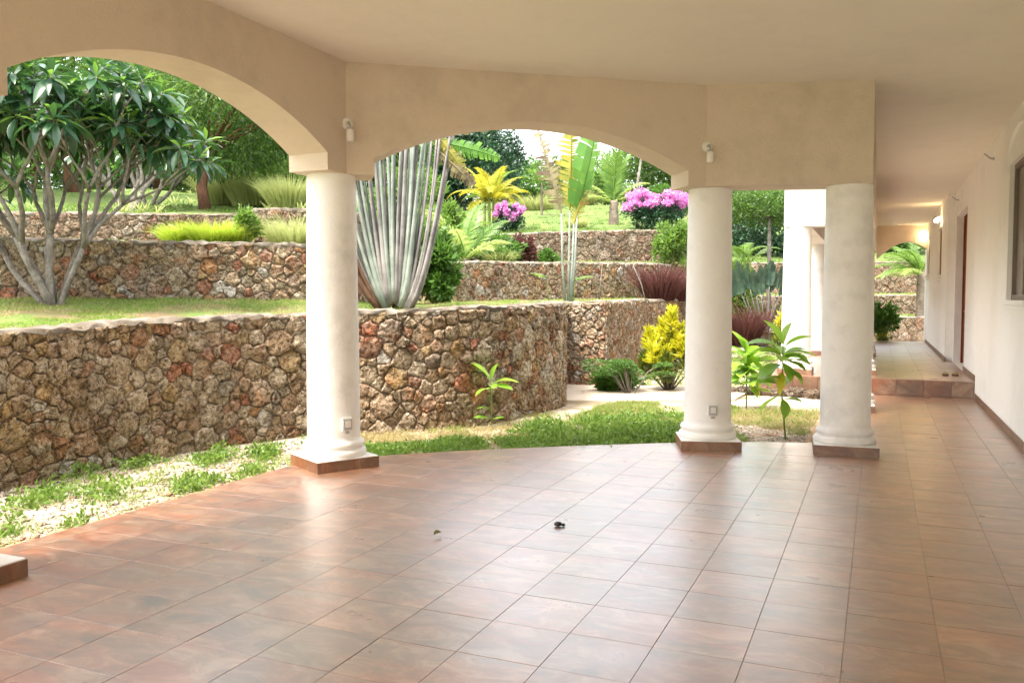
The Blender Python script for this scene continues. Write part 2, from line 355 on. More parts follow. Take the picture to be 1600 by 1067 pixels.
def grid_sheet(name, fn, nu, nv, mat):
    V = np.array([fn(u / nu, v / nv) for u in range(nu + 1) for v in range(nv + 1)])
    I = np.arange((nu + 1) * (nv + 1)).reshape(nu + 1, nv + 1)
    Q = np.stack([I[:-1, :-1], I[1:, :-1], I[1:, 1:], I[:-1, 1:]], -1).reshape(-1, 4)
    o = mesh_np(name, V, [Q], mat, smooth=True); o['kind'] = 'structure'; return o
def garden_pt(u, v):
    x = -9.0 + 13.0 * u; y = 0.0 + 34.0 * v
    return (x, y, ZG + 0.018 * vnoise(x, y, 2.2) - (0.04 if x > -0.6 and y < 28.5 else 0))
grid_sheet('garden_ground', garden_pt, 110, 240, M['soil'])
def garden_z(x, y): return ZG + 0.018 * vnoise(x, y, 2.2)

# retaining walls: plan line of the face and height of the top (x, y, ztop, zbase)
def pw(px, d, top, base): x, y = plan(px, d); return (x, y, zrow(top, d), zrow(base, d))
W1 = [(-6.88, 2.4, 1.26, -0.1), (-6.86, 4.9, 1.29, -0.1), (-6.84, 6.3, 1.33, -0.1), (-6.66, 7.5, 1.36, -0.1), (-6.2, 8.45, 1.385, -0.1), (-5.55, 9.0, 1.41, -0.1),
      (-4.98, 9.52, 1.43, -0.1), (-4.62, 10.25, 1.45, -0.1), (-4.46, 11.2, 1.47, -0.1), (-4.42, 12.2, 1.485, -0.1)]
_a, _b, _c = plan(881, 15.9), plan(946, 15.6), plan(1016, 19.2)
W1R = [(-4.42, 12.25, 1.485, -0.1), (_a[0] + 0.05, _a[1] - 0.1, 1.49, -0.1)]
W1B = [(_a[0] - 0.9, _a[1] - 0.1, 1.49, -0.1), (*_a, 1.49, -0.1), (*_b, 1.50, -0.1)]
W1C = [(*_b, 1.50, -0.1), (*plan(985, 17.3), 1.51, -0.1), (*_c, 1.52, -0.1), (*plan(1060, 21.6), 1.52, -0.1), (*plan(1096, 24.3), 1.52, -0.1)]
W2A = [pw(-260, 11.2, 372, 466), pw(-60, 11.7, 374, 467), pw(120, 11.9, 377, 468), pw(300, 12.2, 380, 471), pw(480, 12.7, 385, 473), pw(520, 13.2, 388, 474)]
W2B = [pw(600, 16.9, 408, 477), pw(650, 17.0, 410, 476), pw(704, 17.1, 411, 475)]
W2C = [pw(704, 17.1, 411, 475), pw(800, 18.6, 411, 474), pw(900, 20.2, 412, 471), pw(1008, 22.3, 413, 468), pw(1085, 27.0, 418, 466)]
W2R = [pw(520, 13.2, 388, 474), pw(600, 16.9, 408, 477)]
W3R = [pw(540, 18.4, 330, 394), pw(690, 25.6, 372, 418)]
W3A = [pw(-200, 16.3, 332, 392), pw(0, 16.8, 333, 392), pw(140, 17.1, 335, 394), pw(260, 17.5, 336, 394), pw(398, 18.0, 337, 394)]
W3B = [pw(398, 17.2, 329, 394), pw(486, 17.6, 329, 394), pw(540, 18.4, 330, 394)]
W3C = [pw(690, 25.6, 372, 418), pw(800, 26.2, 367, 416), pw(900, 27.0, 363, 414), pw(1050, 28.4, 361, 413), pw(1100, 29.0, 361, 413)]
WB = [pw(1060, 27.5, 497, 532), pw(1180, 28.6, 497, 532), pw(1300, 29.4, 496, 532), pw(1480, 30.2, 496, 532)]
WA = [pw(1070, 32.0, 463, 494), pw(1200, 32.6, 463, 494), pw(1330, 33.2, 462, 494), pw(1490, 33.8, 461, 494)]
WC = [pw(1130, 36.5, 412, 460), pw(1280, 37.0, 411, 460), pw(1490, 37.8, 409, 460)]

def line_px(*walls):
    return [(px_of(p[0], p[1]), depth_of(p[0], p[1]), p[2], p[3]) for w_ in walls for p in w_]
def interp(tab, px, k):
    t = sorted(tab, key=lambda a: a[0]); return float(np.interp(px, [a[0] for a in t], [a[k] for a in t]))
def terrace(name, front, rear, px0, px1, mat, nv, nu, bumpy, back=0.25):
    def fn(u, v):
        px = px0 + (px1 - px0) * u
        d0 = interp(front, px, 1) + back; z0 = interp(front, px, 2) - 0.02; d1 = interp(rear, px, 1) + 0.3; z1 = interp(rear, px, 3) + 0.05
        d = d0 + (d1 - d0) * v; x, y = plan(px, d)
        return (x, y, z0 + (z1 - z0) * v + bumpy * vnoise(x, y, 1.6) * min(1.0, v * 6))
    return grid_sheet(name, fn, nu, nv, mat), fn
L1 = line_px(W1, W1B[1:], W1C) 
L2 = line_px(W2A, W2B[:2], W2C)
L3 = line_px(W3A, [W3B[1]], W3C)
_, T1 = terrace('lower_terrace', L1, L2, -230, 1085, M['lawn'], 14, 330, 0.03)
_, T2 = terrace('middle_terrace', L2, L3, -250, 1095, M['lawn'], 14, 260, 0.05)
_, TB = terrace('side_terrace', line_px(WB), line_px(WA), 1062, 1478, M['lawn'], 6, 60, 0.03)
_, TA = terrace('side_upper_terrace', line_px(WA), line_px(WC) + [(1000, 36.0, 3.1, 1.75)], 1072, 1485, M['lawn'], 6, 60, 0.03)
HF = L3[:-1] + [(1100, 29.5, 3.66, 2.7), (1130, 36.7, 3.1, 0), (1490, 37.9, 3.1, 0)]
def hill_fn(u, v):
    px = -900 + 3200 * u; pc = min(max(px, -230), 1488)
    d0 = interp(HF, pc, 1) + 0.25; z0 = interp(HF, pc, 2) - 0.02
    d = d0 + (130 - d0) * v ** 2.2; x, y = plan(px, d)
    zz = z0 + 0.150 * (d - d0) - 0.0004 * (d - d0) ** 2 + (0.25 * vnoise(x, y, 0.22) + 0.05 * vnoise(x, y, 1.1)) * min(1.0, (d - d0) / 6)
    return (x, y, zz)
grid_sheet('hill', hill_fn, 240, 70, M['hill'])
def hill_z(px, d):
    pc = min(max(px, -230), 1488); d0 = interp(HF, pc, 1) + 0.25; z0 = interp(HF, pc, 2) - 0.02; x, y = plan(px, d)
    return z0 + 0.150 * (d - d0) - 0.0004 * (d - d0) ** 2 + (0.25 * vnoise(x, y, 0.22) + 0.05 * vnoise(x, y, 1.1)) * min(1.0, max(0, d - d0) / 6)
def t_z(front, rear, px, d, back=0.25):
    d0 = interp(front, px, 1) + back; z0 = interp(front, px, 2) - 0.02; d1 = interp(rear, px, 1) + 0.3; z1 = interp(rear, px, 3) + 0.05
    v = (d - d0) / max(0.2, d1 - d0); x, y = plan(px, d); return z0 + (z1 - z0) * v
def t1z(px, d): return t_z(L1, L2, px, d)
def t2z(px, d): return t_z(L2, L3, px, d)

# pale path crossing the garden
pp = [plan(860, 13.4), plan(990, 13.25), plan(1150, 13.5), plan(1170, 14.6), plan(1080, 15.55), plan(945, 15.6), plan(880, 15.9), plan(850, 15.6)]
path = MB(); path.add([(p[0], p[1], ZG + 0.045) for p in pp] + [(p[0], p[1], ZG - 0.05) for p in pp], [tuple(range(8))] + [(i, i + 8, (i + 1) % 8 + 8, (i + 1) % 8) for i in range(8)])
tag(path.build('path', M['path']), kind='structure')

# ------------------------------------------------------------------ stone walls, stone by stone
def pack(L, H, rmin, rmax, seed):
    rs = random.Random(seed); S = []; cell = 2 * rmax; G = {}
    tries = int(L * H / (rmin * rmin) * 9)
    for k in range(tries):
        q = k / tries; r = rmin + (rmax * 1.15 - rmin) * rs.random() ** (0.8 + 3.2 * q)
        x, y = rs.uniform(-r * 0.3, L + r * 0.3), rs.uniform(0, H); gx, gy = int(x // cell), int(y // cell); ok = True
        for i in range(gx - 1, gx + 2):
            for j in range(gy - 1, gy + 2):
                for (a, b, c) in G.get((i, j), ()):
                    if ((a - x) / 1.15) ** 2 + (b - y) ** 2 < (0.92 * (c + r)) ** 2: ok = False; break
                if not ok: break
            if not ok: break
        if ok: S.append((x, y, r)); G.setdefault((gx, gy), []).append((x, y, r))
    cells = []
    for x, y, r in S:
        poly = [(0, 0), (L, 0), (L, H), (0, H)]; gx, gy = int(x // cell), int(y // cell)
        for i in range(gx - 2, gx + 3):
            for j in range(gy - 2, gy + 3):
                for (a, b, c) in G.get((i, j), ()):
                    if (a, b) == (x, y): continue
                    dx, dy = a - x, b - y
                    k = 0.5 * (a * a + b * b - c * c - x * x - y * y + r * r)
                    poly = clip_poly(poly, dx, dy, k)
                    if len(poly) < 3: break
                if len(poly) < 3: break
            if len(poly) < 3: break
        if len(poly) >= 3 and area(poly) > 0.0012: cells.append(poly)
    return cells
def stone_geo(poly, rs, joint, proud):
    n = len(poly); cx = sum(p[0] for p in poly) / n; cy = sum(p[1] for p in poly) / n
    rad = math.sqrt(max(1e-4, abs(area(poly)) / math.pi)); q = []
    for i in range(n):                                      # knock off the corners, roughen the sides
        p0, p1 = poly[i], poly[(i + 1) % n]; l = math.dist(p0, p1)
        if l < 0.02: q.append(((p0[0] + p1[0]) / 2, (p0[1] + p1[1]) / 2)); continue
        for t in ((0.10, 0.90) if l < 0.09 else (0.07, 0.5, 0.93)):
            q.append((p0[0] + (p1[0] - p0[0]) * t, p0[1] + (p1[1] - p0[1]) * t))
    o = []
    for x, y in q:
        dx, dy = x - cx, y - cy; d = math.hypot(dx, dy) or 1e-6; k = max(0.4, (d - joint - rs.uniform(-0.10, 0.16) * rad) / d)
        o.append((cx + dx * k, cy + dy * k))
    m = len(o); tx, ty = rs.uniform(-0.14, 0.14), rs.uniform(-0.14, 0.14)
    hgt = proud * rs.uniform(0.45, 1.3)
    V = []; F = []
    for ring, (sc, dep) in enumerate(((1.0, -0.02), (0.985, 0.55), (0.9, 0.92), (0.55, 1.0))):
        for x, y in o:
            jx = rs.uniform(-1, 1) * rad * (0.11 if ring > 1 else 0); X, Y_ = cx + (x - cx) * sc + jx, cy + (y - cy) * sc + jx * 0.7
            d = -0.02 if ring == 0 else hgt * dep * rs.uniform(0.5, 1.35) + tx * (X - cx) + ty * (Y_ - cy)
            V.append((X, Y_, d if ring == 0 else max(0.004, d)))
    for ring in range(3):
        for i in range(m): F.append((ring * m + i, ring * m + (i + 1) % m, (ring + 1) * m + (i + 1) % m, (ring + 1) * m + i))
    F.append(tuple(3 * m + i for i in range(m)))
    return V, F, (cx, cy)
def stone_wall(name, label, pts, rmin, rmax, seed, mat='stone', smooth_line=True, single=300, thick=0.38, proud=0.036, joint=0.002, cat='stone wall', group=None, top_w=None):
    P = resample(pts, 0.08) if smooth_line else linsample(pts, 0.1)
    seg = np.linalg.norm(np.diff(P[:, :2], axis=0), axis=1); S = np.concatenate([[0], np.cumsum(seg)]); L = S[-1]
    T = np.gradient(P[:, :2], axis=0); T /= np.linalg.norm(T, axis=1)[:, None]
    if smooth_line:
        for _ in range(3): T[1:-1] = (T[:-2] + T[1:-1] * 2 + T[2:]) / 4
        T /= np.linalg.norm(T, axis=1)[:, None]
    N = np.stack([T[:, 1], -T[:, 0]], 1)                       # towards the house
    H = float(np.mean(P[:, 2] - P[:, 3]))
    def at(s, v, d):
        s = min(max(s, 0), L)
        x, y, zt, zb, nx, ny = (float(np.interp(s, S, a)) for a in (P[:, 0], P[:, 1], P[:, 2], P[:, 3], N[:, 0], N[:, 1]))
        return (x + nx * d, y + ny * d, zb + (zt - zb) * v / H)
    mid = at(L / 2, 0, 0)
    root = empty(name, mid, label, cat, group)
    # core
    k = len(P); V = []
    for i in range(k):
        x, y, zt, zb = P[i][:4]; nx, ny = N[i]
        V += [(x, y, zb - 0.15), (x, y, zt), (x - nx * thick, y - ny * thick, zt), (x - nx * thick, y - ny * thick, zb - 0.15)]
    F = [(4 * i + j, 4 * i + 4 + j, 4 * i + 5 + j, 4 * i + 1 + j) for i in range(k - 1) for j in range(3)]
    F += [(0, 1, 2, 3), (4 * k - 1, 4 * k - 2, 4 * k - 3, 4 * k - 4)]
    c = MB(); c.add(V, F); c.build('mortar_core', M['mortar'], root)
    # rough coping
    rs = random.Random(seed + 5); step = 1; V = []; F = []; rows = 0
    jit = lambda a: rs.uniform(-a, a)
    for i in range(0, k, step):
        x, y, zt, zb = P[i][:4]; nx, ny = N[i]; lift = 0.0 + 0.014 * math.sin(S[i] * 3.1 + seed) * math.sin(S[i] * 1.3)
        for d, z in ((0.01, -0.045), (0.03, -0.018), (0.012, 0.018), (-0.08, 0.03), (-thick * 0.6, 0.03), (-thick - 0.04, 0.01), (-thick - 0.05, -0.08)):
            d += jit(0.022); V.append((x + nx * d, y + ny * d, zt + z + lift + jit(0.017)))
        rows += 1
    for i in range(rows - 1):
        for j in range(6): F.append((7 * i + j, 7 * i + 7 + j, 7 * i + 8 + j, 7 * i + 1 + j))
    F += [tuple(range(7)), tuple(reversed(range(7 * rows - 7, 7 * rows)))]
    c = MB(); c.add(V, F); c.build('coping', M['coping'], root, smooth=50)
    cells = pack(L, H, rmin, rmax, seed); geo = []
    for poly in cells:
        V, F, (cx, cy) = stone_geo(poly, rs, joint, proud)
        W = [at(*p) for p in V]; cc = at(cx, cy, 0); geo.append((abs(area(poly)) / max(1.0, depth_of(*cc[:2])) ** 2 * (1 if -40 < px_of(cc[0], cc[1]) < 1640 else 0.01), cc, W, F))
    geo.sort(key=lambda a: -a[0])
    for _, cc, W, F in geo[:single]:
        me = bpy.data.meshes.new('stone'); me.from_pydata([(a - cc[0], b - cc[1], c_ - cc[2]) for a, b, c_ in W], [], F); finish(me, M[mat], True)
        o = bpy.data.objects.new('stone', me); C.objects.link(o); o.location = cc; keep_world(o, root)
    if geo[single:]:
        c = MB()
        for _, cc, W, F in geo[single:]: c.add(W, F)
        tag(c.build('stone_infill', M[mat], root, smooth=True), kind='stuff')
    return root
G_W = 'coral stone retaining walls of the terraced garden'
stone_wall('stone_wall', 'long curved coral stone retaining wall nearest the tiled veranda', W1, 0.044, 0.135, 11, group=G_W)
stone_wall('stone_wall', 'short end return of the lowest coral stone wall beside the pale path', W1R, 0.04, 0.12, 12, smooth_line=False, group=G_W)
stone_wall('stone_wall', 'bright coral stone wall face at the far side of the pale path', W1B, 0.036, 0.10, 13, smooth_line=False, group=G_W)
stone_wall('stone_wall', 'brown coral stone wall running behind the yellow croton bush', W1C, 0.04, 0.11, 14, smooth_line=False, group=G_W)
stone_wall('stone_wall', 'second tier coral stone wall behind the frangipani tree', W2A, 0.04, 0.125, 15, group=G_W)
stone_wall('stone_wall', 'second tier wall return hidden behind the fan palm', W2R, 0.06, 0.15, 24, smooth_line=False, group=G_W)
stone_wall('stone_wall', 'third tier wall return hidden behind the fan palm', W3R, 0.085, 0.19, 25, 'stone_far', smooth_line=False, single=0, group=G_W)
stone_wall('stone_wall', 'pale second tier wall end just right of the fan palm base', W2B, 0.045, 0.12, 16, smooth_line=False, group=G_W)
stone_wall('stone_wall', 'second tier brown stone wall crossed by the tall banana-like stalks', W2C, 0.045, 0.12, 17, group=G_W)
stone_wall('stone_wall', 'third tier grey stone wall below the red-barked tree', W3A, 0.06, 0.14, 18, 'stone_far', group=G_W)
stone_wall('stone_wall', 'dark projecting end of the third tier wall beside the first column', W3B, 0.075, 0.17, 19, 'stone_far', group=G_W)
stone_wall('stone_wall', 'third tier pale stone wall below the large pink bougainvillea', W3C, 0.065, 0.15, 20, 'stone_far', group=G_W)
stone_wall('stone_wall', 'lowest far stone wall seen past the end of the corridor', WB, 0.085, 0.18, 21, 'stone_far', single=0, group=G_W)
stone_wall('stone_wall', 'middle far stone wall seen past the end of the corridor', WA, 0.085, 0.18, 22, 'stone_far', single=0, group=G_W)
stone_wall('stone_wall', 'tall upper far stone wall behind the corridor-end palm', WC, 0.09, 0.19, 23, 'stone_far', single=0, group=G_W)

# ------------------------------------------------------------------ veranda floor, tile by tile
ZC = 3.733                                               # ceiling
FLOOR = [(-5.09, -7.6), (1.41, -7.6), (1.41, 15.1), (-0.63, 15.1), (-0.63, 9.82), (-1.15, 9.66), (-2.05, 9.22), (-2.95, 8.62), (-3.8, 8.0), (-4.54, 7.32), (-5.09, 6.52)]  # extended behind the camera, past the roof, to bounce daylight inside
s = MB(); s.prism(FLOOR, -0.3, -0.006)
floor = tag(s.build('veranda_floor', M['grout']), kind='structure')
def tiles(poly, x0, y0, T, z, parent, single, seed, name='tile', mat='tile', gap=0.0013):
    rs = random.Random(seed); out = []
    xs = [p[0] for p in poly]; ys = [p[1] for p in poly]
    for i in range(int(math.floor((min(xs) - x0) / T)), int(math.ceil((max(xs) - x0) / T))):
        for j in range(int(math.floor((min(ys) - y0) / T)), int(math.ceil((max(ys) - y0) / T))):
            a, b, c_, d = x0 + i * T + gap, x0 + (i + 1) * T - gap, y0 + j * T + gap, y0 + (j + 1) * T - gap
            q = clip_poly(clip_poly(clip_poly(clip_poly(list(poly), -1, 0, -a), 1, 0, b), 0, -1, -c_), 0, 1, d)
            q = [p for k, p in enumerate(q) if math.dist(p, q[k - 1]) > 1e-5]
            if len(q) >= 3 and abs(area(q)) > 0.002: out.append(q)
    def key(q):
        cx = sum(p[0] for p in q) / len(q); cy = sum(p[1] for p in q) / len(q); d = depth_of(cx, cy); px = px_of(cx, cy)
        row = 465 + EYE * FPX / max(0.1, d)
        return d if (d > 1.5 and -60 < px < 1660 and row < 1120) else 1000 + abs(d)
    out.sort(key=key); rest = MB()
    for k, q in enumerate(out):
        n = len(q); cx = sum(p[0] for p in q) / n; cy = sum(p[1] for p in q) / n
        a, b = rs.uniform(-1, 1) * 0.0016, rs.uniform(-1, 1) * 0.0016; lift = rs.uniform(-0.0004, 0.0004)
        top = [(p[0] - cx, p[1] - cy, z + lift + a * (p[0] - cx) + b * (p[1] - cy)) for p in q]
        e = 0.0006; ins = []
        for p in top:
            d = math.hypot(p[0], p[1]) or 1; ins.append((p[0] * (1 - e / d * 1.4), p[1] * (1 - e / d * 1.4), p[2] + 0.0))
        V = [(p[0], p[1], z - 0.012) for p in top] + [(p[0], p[1], p[2] - 0.0005) for p in top] + ins
        F = [(i, (i + 1) % n, n + (i + 1) % n, n + i) for i in range(n)] + [(n + i, n + (i + 1) % n, 2 * n + (i + 1) % n, 2 * n + i) for i in range(n)] + [tuple(range(2 * n, 3 * n))]
        if k < single:
            me = bpy.data.meshes.new(name); me.from_pydata(V, [], F); finish(me, M[mat], False)
            o = bpy.data.objects.new(name, me); C.objects.link(o); o.location = (cx, cy, 0); o.parent = parent
        else: rest.add([(v[0] + cx, v[1] + cy, v[2]) for v in V], F)
    if rest.v: tag(rest.build('tile_field', M[mat], parent), kind='stuff')
TX, TY = 0.2837, 3.350
tiles(FLOOR, TX, TY, 0.4, 0.0, floor, 300, 3)
# raised floor of the next house, one step up
ZS = 0.27
F2 = [(-1.95, 15.15), (1.30, 15.15), (1.30, 28.3), (-1.95, 28.3)]
s = MB(); s.prism([(-1.93, 15.17), (1.41, 15.17), (1.41, 28.28), (-1.93, 28.28)], -0.3, ZS - 0.006)
floor2 = tag(s.build('raised_floor', M['grout']), kind='structure')
tiles([(-1.95, 15.13), (1.40, 15.13), (1.40, 28.3), (-1.95, 28.3)], TX, 15.13, 0.4, ZS, floor2, 60, 4)
for k in range(9):                                        # riser tiles of the step
    x0 = max(-1.95, TX + (k - 6) * 0.4) + 0.003; x1 = min(1.40, TX + (k - 5) * 0.4) - 0.003
    t_ = MB(); t_.box(x0, 15.125, 0.004, x1, 15.168, ZS - 0.013); t_.build('riser_tile', M['plinth'], floor2)
# crumbly screed edge along the garden side
def edge_line(): return linsample([(-5.09, 1.5), (-5.09, 6.52), (-4.54, 7.32), (-3.8, 8.0), (-2.95, 8.62), (-2.05, 9.22), (-1.15, 9.66), (-0.63, 9.82), (-0.63, 15.0)], 0.05)
E_ = edge_line(); Tn = np.gradient(E_, axis=0); Tn /= np.linalg.norm(Tn, axis=1)[:, None]; En = np.stack([-Tn[:, 1], Tn[:, 0]], 1)
V = []; F = []; rs = random.Random(9)
for p, n_ in zip(E_, En):
    for d, z in ((0.002, -0.006), (0.03, -0.010), (0.075, -0.022), (0.12, -0.085)):
        d += rs.uniform(-1, 1) * 0.012 * (d > 0.01); V.append((p[0] + n_[0] * d, p[1] + n_[1] * d, z + rs.uniform(-1, 1) * 0.006 * (d > 0.01)))
for i in range(len(E_) - 1):
    for j in range(3): F.append((4 * i + j, 4 * i + 4 + j, 4 * i + 5 + j, 4 * i + 1 + j))
c = MB(); c.add(V, F); c.build('screed_edge', M['gravel'], floor, smooth=60)

# ------------------------------------------------------------------ columns
def column(loc, rot, ztop, label, pw_=0.62, z0=0.0, socket=None):
    root = empty('column', (loc[0], loc[1], z0), label, 'column', 'round white columns of the veranda')
    Mx = Matrix.Rotation(rot, 4, 'Z'); h = pw_ / 2
    p = MB(); p.box(-h, -h, -0.02, h, h, 0.098, Mx); p.build('plinth', M['plinth'], root, local=True)
    p = MB(); p.box(-h + 0.006, -h + 0.006, 0.0985, h - 0.006, h - 0.006, 0.106, Mx); p.build('plinth_top', M['column'], root, local=True)
    prof = [(0.285, 0.106), (0.298, 0.112), (0.303, 0.135), (0.300, 0.158), (0.288, 0.172), (0.272, 0.178), (0.272, 0.195), (0.283, 0.203), (0.286, 0.222), (0.278, 0.243), (0.262, 0.252), (0.250, 0.262), (0.2465, 0.285)]
    b = MB(); b.lathe(prof, 56, cap=False); b.build('base_moulding', M['column'], root, smooth=60, local=True)
    H = ztop - z0
    sh = [(0.2465 - 0.022 * (k / 10) ** 1.4, 0.285 + (H - 0.285) * k / 10) for k in range(11)]
    b = MB(); b.lathe(sh, 56, cap=False); b.build('shaft', M['column'], root, smooth=True, local=True)
    return root
ZB = 2.72
column((-4.77, 2.98), 0, ZB, 'column at the frame edge of which only the plinth corner shows', 0.66)
column((-4.725, 6.70), R(60.5), ZB, 'thick white column on turned plinth where the two arches meet')
column((-1.66, 9.14), R(18), ZB, 'white column between the small arch and the square opening')
column((-0.30, 9.40), R(5), ZB, 'white column at the corner where the corridor begins')
column((-0.32, 12.92), 0, ZB, 'corridor column hidden behind the corridor corner column', 0.60)
column((-0.32, 15.88), 0, 2.99, 'corridor column beside the top of the step', 0.60, ZS)
column((-0.34, 20.75), 0, 2.99, 'far corridor column beyond the step', 0.60, ZS)
column((-1.31, 15.52), 0, 2.80, 'sunlit bay column of the next house behind the leafy sapling', 0.56, ZS)
column((-1.31, 20.8), 0, 2.80, 'second bay column of the next house, mostly hidden', 0.56, ZS)

# ------------------------------------------------------------------ arches and beams
def offset_line(P, d):
    out = []
    for i, p in enumerate(P):
        p = Vector(p); ds = []
        if i > 0: ds.append((p - Vector(P[i - 1])).normalized())
        if i < len(P) - 1: ds.append((Vector(P[i + 1]) - p).normalized())
        ns = [Vector((-t.y, t.x)) for t in ds]
        if len(ns) == 1: o = ns[0] * d
        else: m = (ns[0] + ns[1]).normalized(); o = m * (d / m.dot(ns[0]))
        out.append(p + o)
    return out
IN = [(-4.51, -4.55), (-4.51, 6.635), (-1.64, 8.80), (-0.08, 9.26), (-0.08, 15.2)]
OUT = offset_line(IN, 0.42)
def arch_beam(i, arches, label, ztop=ZC, zb=ZB, IN=IN, OUT=OUT):
    A, B = Vector(IN[i]), Vector(IN[i + 1]); t = (B - A).normalized(); n = Vector((-t.y, t.x)); L = (B - A).length
    th = 0.42; cols = [(A, OUT[i], zb)]
    for s0, s1, zsp, rise in arches:
        Rr = ((s1 - s0) ** 2 / 4 + rise ** 2) / (2 * rise); m = 28
        pts = [(s0, zb), (s0, zsp)] + [(s0 + (s1 - s0) * k / m, None) for k in range(1, m)] + [(s1, zsp), (s1, zb)]
        for s_, z in pts:
            if z is None: z = zsp + rise - Rr + math.sqrt(max(0, Rr * Rr - (s_ - (s0 + s1) / 2) ** 2))
            cols.append((A + t * s_, A + t * s_ + n * th, z))
    cols.append((B, OUT[i + 1], zb))
    k = len(cols); V = []
    for a, b, z in cols: V += [(a.x, a.y, z), (a.x, a.y, ztop), (b.x, b.y, ztop), (b.x, b.y, z)]
    F = []
    for j in range(k - 1):
        q, r = 4 * j, 4 * j + 4
        if (cols[j][0] - cols[j + 1][0]).length > 1e-6:
            F += [(q, r, r + 1, q + 1), (q + 3, q + 2, r + 2, r + 3)]
        F.append((q, q + 3, r + 3, r))
    F += [(0, 1, 2, 3), (4 * k - 4, 4 * k - 1, 4 * k - 2, 4 * k - 3)]
    m = MB(); m.add(V, F)
    o = m.build('arch_beam' if arches else 'beam', M['beam'], smooth=25); tag(o, label, 'arch' if arches else 'beam'); return o
def ybay(a, b): return (a + 4.55, b + 4.55, 2.872, 0.395)
arch_beam(0, [ybay(-3.98, -0.98), ybay(-0.33, 2.67), ybay(3.325, 6.345)], 'long cream wall with the wide arch framing the frangipani tree')
arch_beam(1, [(0.255, 3.40, 2.872, 0.41)], 'cream wall with the middle arch between two white columns')
arch_beam(2, [], 'cream lintel over the square opening beside the corridor')
arch_beam(3, [], 'narrow cream beam running along the corridor columns')
# beams of the next house
IN2 = [(-1.05, 28.3), (-1.05, 15.32)]
m = MB(); m.box(-0.52, 15.21, 2.99, -0.10, 28.3, ZC); tag(m.build('beam', M['beam']), 'far corridor beam beyond the step', 'beam')
m = MB(); m.box(-1.52, 15.30, 2.80, -0.525, 15.72, ZC); tag(m.build('beam', M['column']), 'sunlit white cross beam of the next house bay', 'beam')
m = MB(); m.box(-1.52, 15.725, 2.80, -1.10, 28.3, ZC); tag(m.build('beam', M['column']), 'outer bay beam of the next house', 'beam')
# end arch of the corridor
V = []; cols = []
for k in range(17):
    u = k / 16; x = -0.095 + 1.36 * u; cols.append((x, 2.62 + 0.62 * math.sin(math.pi * (0.06 + 0.72 * u))))
for x, z in cols: V += [(x, 28.0, z), (x, 28.0, ZC), (x, 28.28, ZC), (x, 28.28, z)]
F = []
for j in range(16):
    q = 4 * j; F += [(q, q + 4, q + 5, q + 1), (q + 3, q + 2, q + 6, q + 7), (q, q + 3, q + 7, q + 4)]
m = MB(); m.add(V, F); tag(m.build('arch_beam', M['beam'], smooth=25), 'tan arch closing the far end of the corridor', 'arch')

# ceiling with the roof slab over it
ov = offset_line(IN, 0.80)
roof = [(ov[0].x, -4.6), (ov[0].x, ov[1].y), (ov[1].x, ov[1].y), (ov[2].x, ov[2].y), (-0.80, 10.1), (-0.80, 14.95), (-1.75, 14.95), (-1.75, 28.8), (1.75, 28.8), (1.75, -4.6)]
roof = [roof[0]] + roof[2:]
m = MB(); m.prism(roof, ZC, ZC + 0.3); tag(m.build('ceiling', M['ceiling']), kind='structure')

# ------------------------------------------------------------------ house wall with door and windows
XW, XW2 = 1.41, 1.275
wall = empty('house_wall', (XW, 10, 0), 'long cream house wall with door and windows beside the corridor', 'wall')
def wbox(x0, y0, z0, x1, y1, z1, name='wall_panel', mat='wall'):
    m = MB(); m.box(x0, y0, z0, x1, y1, z1); return m.build(name, M[mat], wall)
WIN = (10.15, 11.82, 1.56, 3.17); DOOR = (17.15, 19.45, ZS, 3.22)
m = MB()
def wall_with_holes(x0, x1, y0, y1, z0, z1, holes):
    """one continuous wall body: front, back and reveals"""
    ys = sorted({y0, y1, *[h[0] for h in holes], *[h[1] for h in holes]}); zs = sorted({z0, z1, *[h[2] for h in holes], *[h[3] for h in holes]})
    b = MB()
    def solid(i, j):
        if not (0 <= i < len(ys) - 1 and 0 <= j < len(zs) - 1): return False
        cy, cz = (ys[i] + ys[i + 1]) / 2, (zs[j] + zs[j + 1]) / 2
        return not any(h[0] < cy < h[1] and h[2] < cz < h[3] for h in holes)
    for i in range(len(ys) - 1):
        for j in range(len(zs) - 1):
            if not solid(i, j): continue
            a, b_, c_, d = ys[i], ys[i + 1], zs[j], zs[j + 1]
            b.add([(x0, a, c_), (x0, b_, c_), (x0, b_, d), (x0, a, d)], [(3, 2, 1, 0)])
            b.add([(x1, a, c_), (x1, b_, c_), (x1, b_, d), (x1, a, d)], [(0, 1, 2, 3)])
            if not solid(i - 1, j): b.add([(x0, a, c_), (x1, a, c_), (x1, a, d), (x0, a, d)], [(0, 1, 2, 3)])
            if not solid(i + 1, j): b.add([(x0, b_, c_), (x1, b_, c_), (x1, b_, d), (x0, b_, d)], [(3, 2, 1, 0)])
            if not solid(i, j - 1): b.add([(x0, a, c_), (x1, a, c_), (x1, b_, c_), (x0, b_, c_)], [(3, 2, 1, 0)])
            if not solid(i, j + 1): b.add([(x0, a, d), (x1, a, d), (x1, b_, d), (x0, b_, d)], [(0, 1, 2, 3)])
    return b
wall_with_holes(XW, XW + 0.28, -4.6, 19.8, -0.2, ZC - 0.001, [WIN, DOOR]).build('wall_panel', M['wall'], wall)
WA_, WB_ = (26.6, 28.0, 2.25, 3.30), (21.6, 23.0, 2.1, 3.20)
wall_with_holes(XW2, XW2 + 0.28, 19.802, 28.95, -0.2, ZC - 0.002, [WA_, WB_]).build('wall_panel', M['wall'], wall)
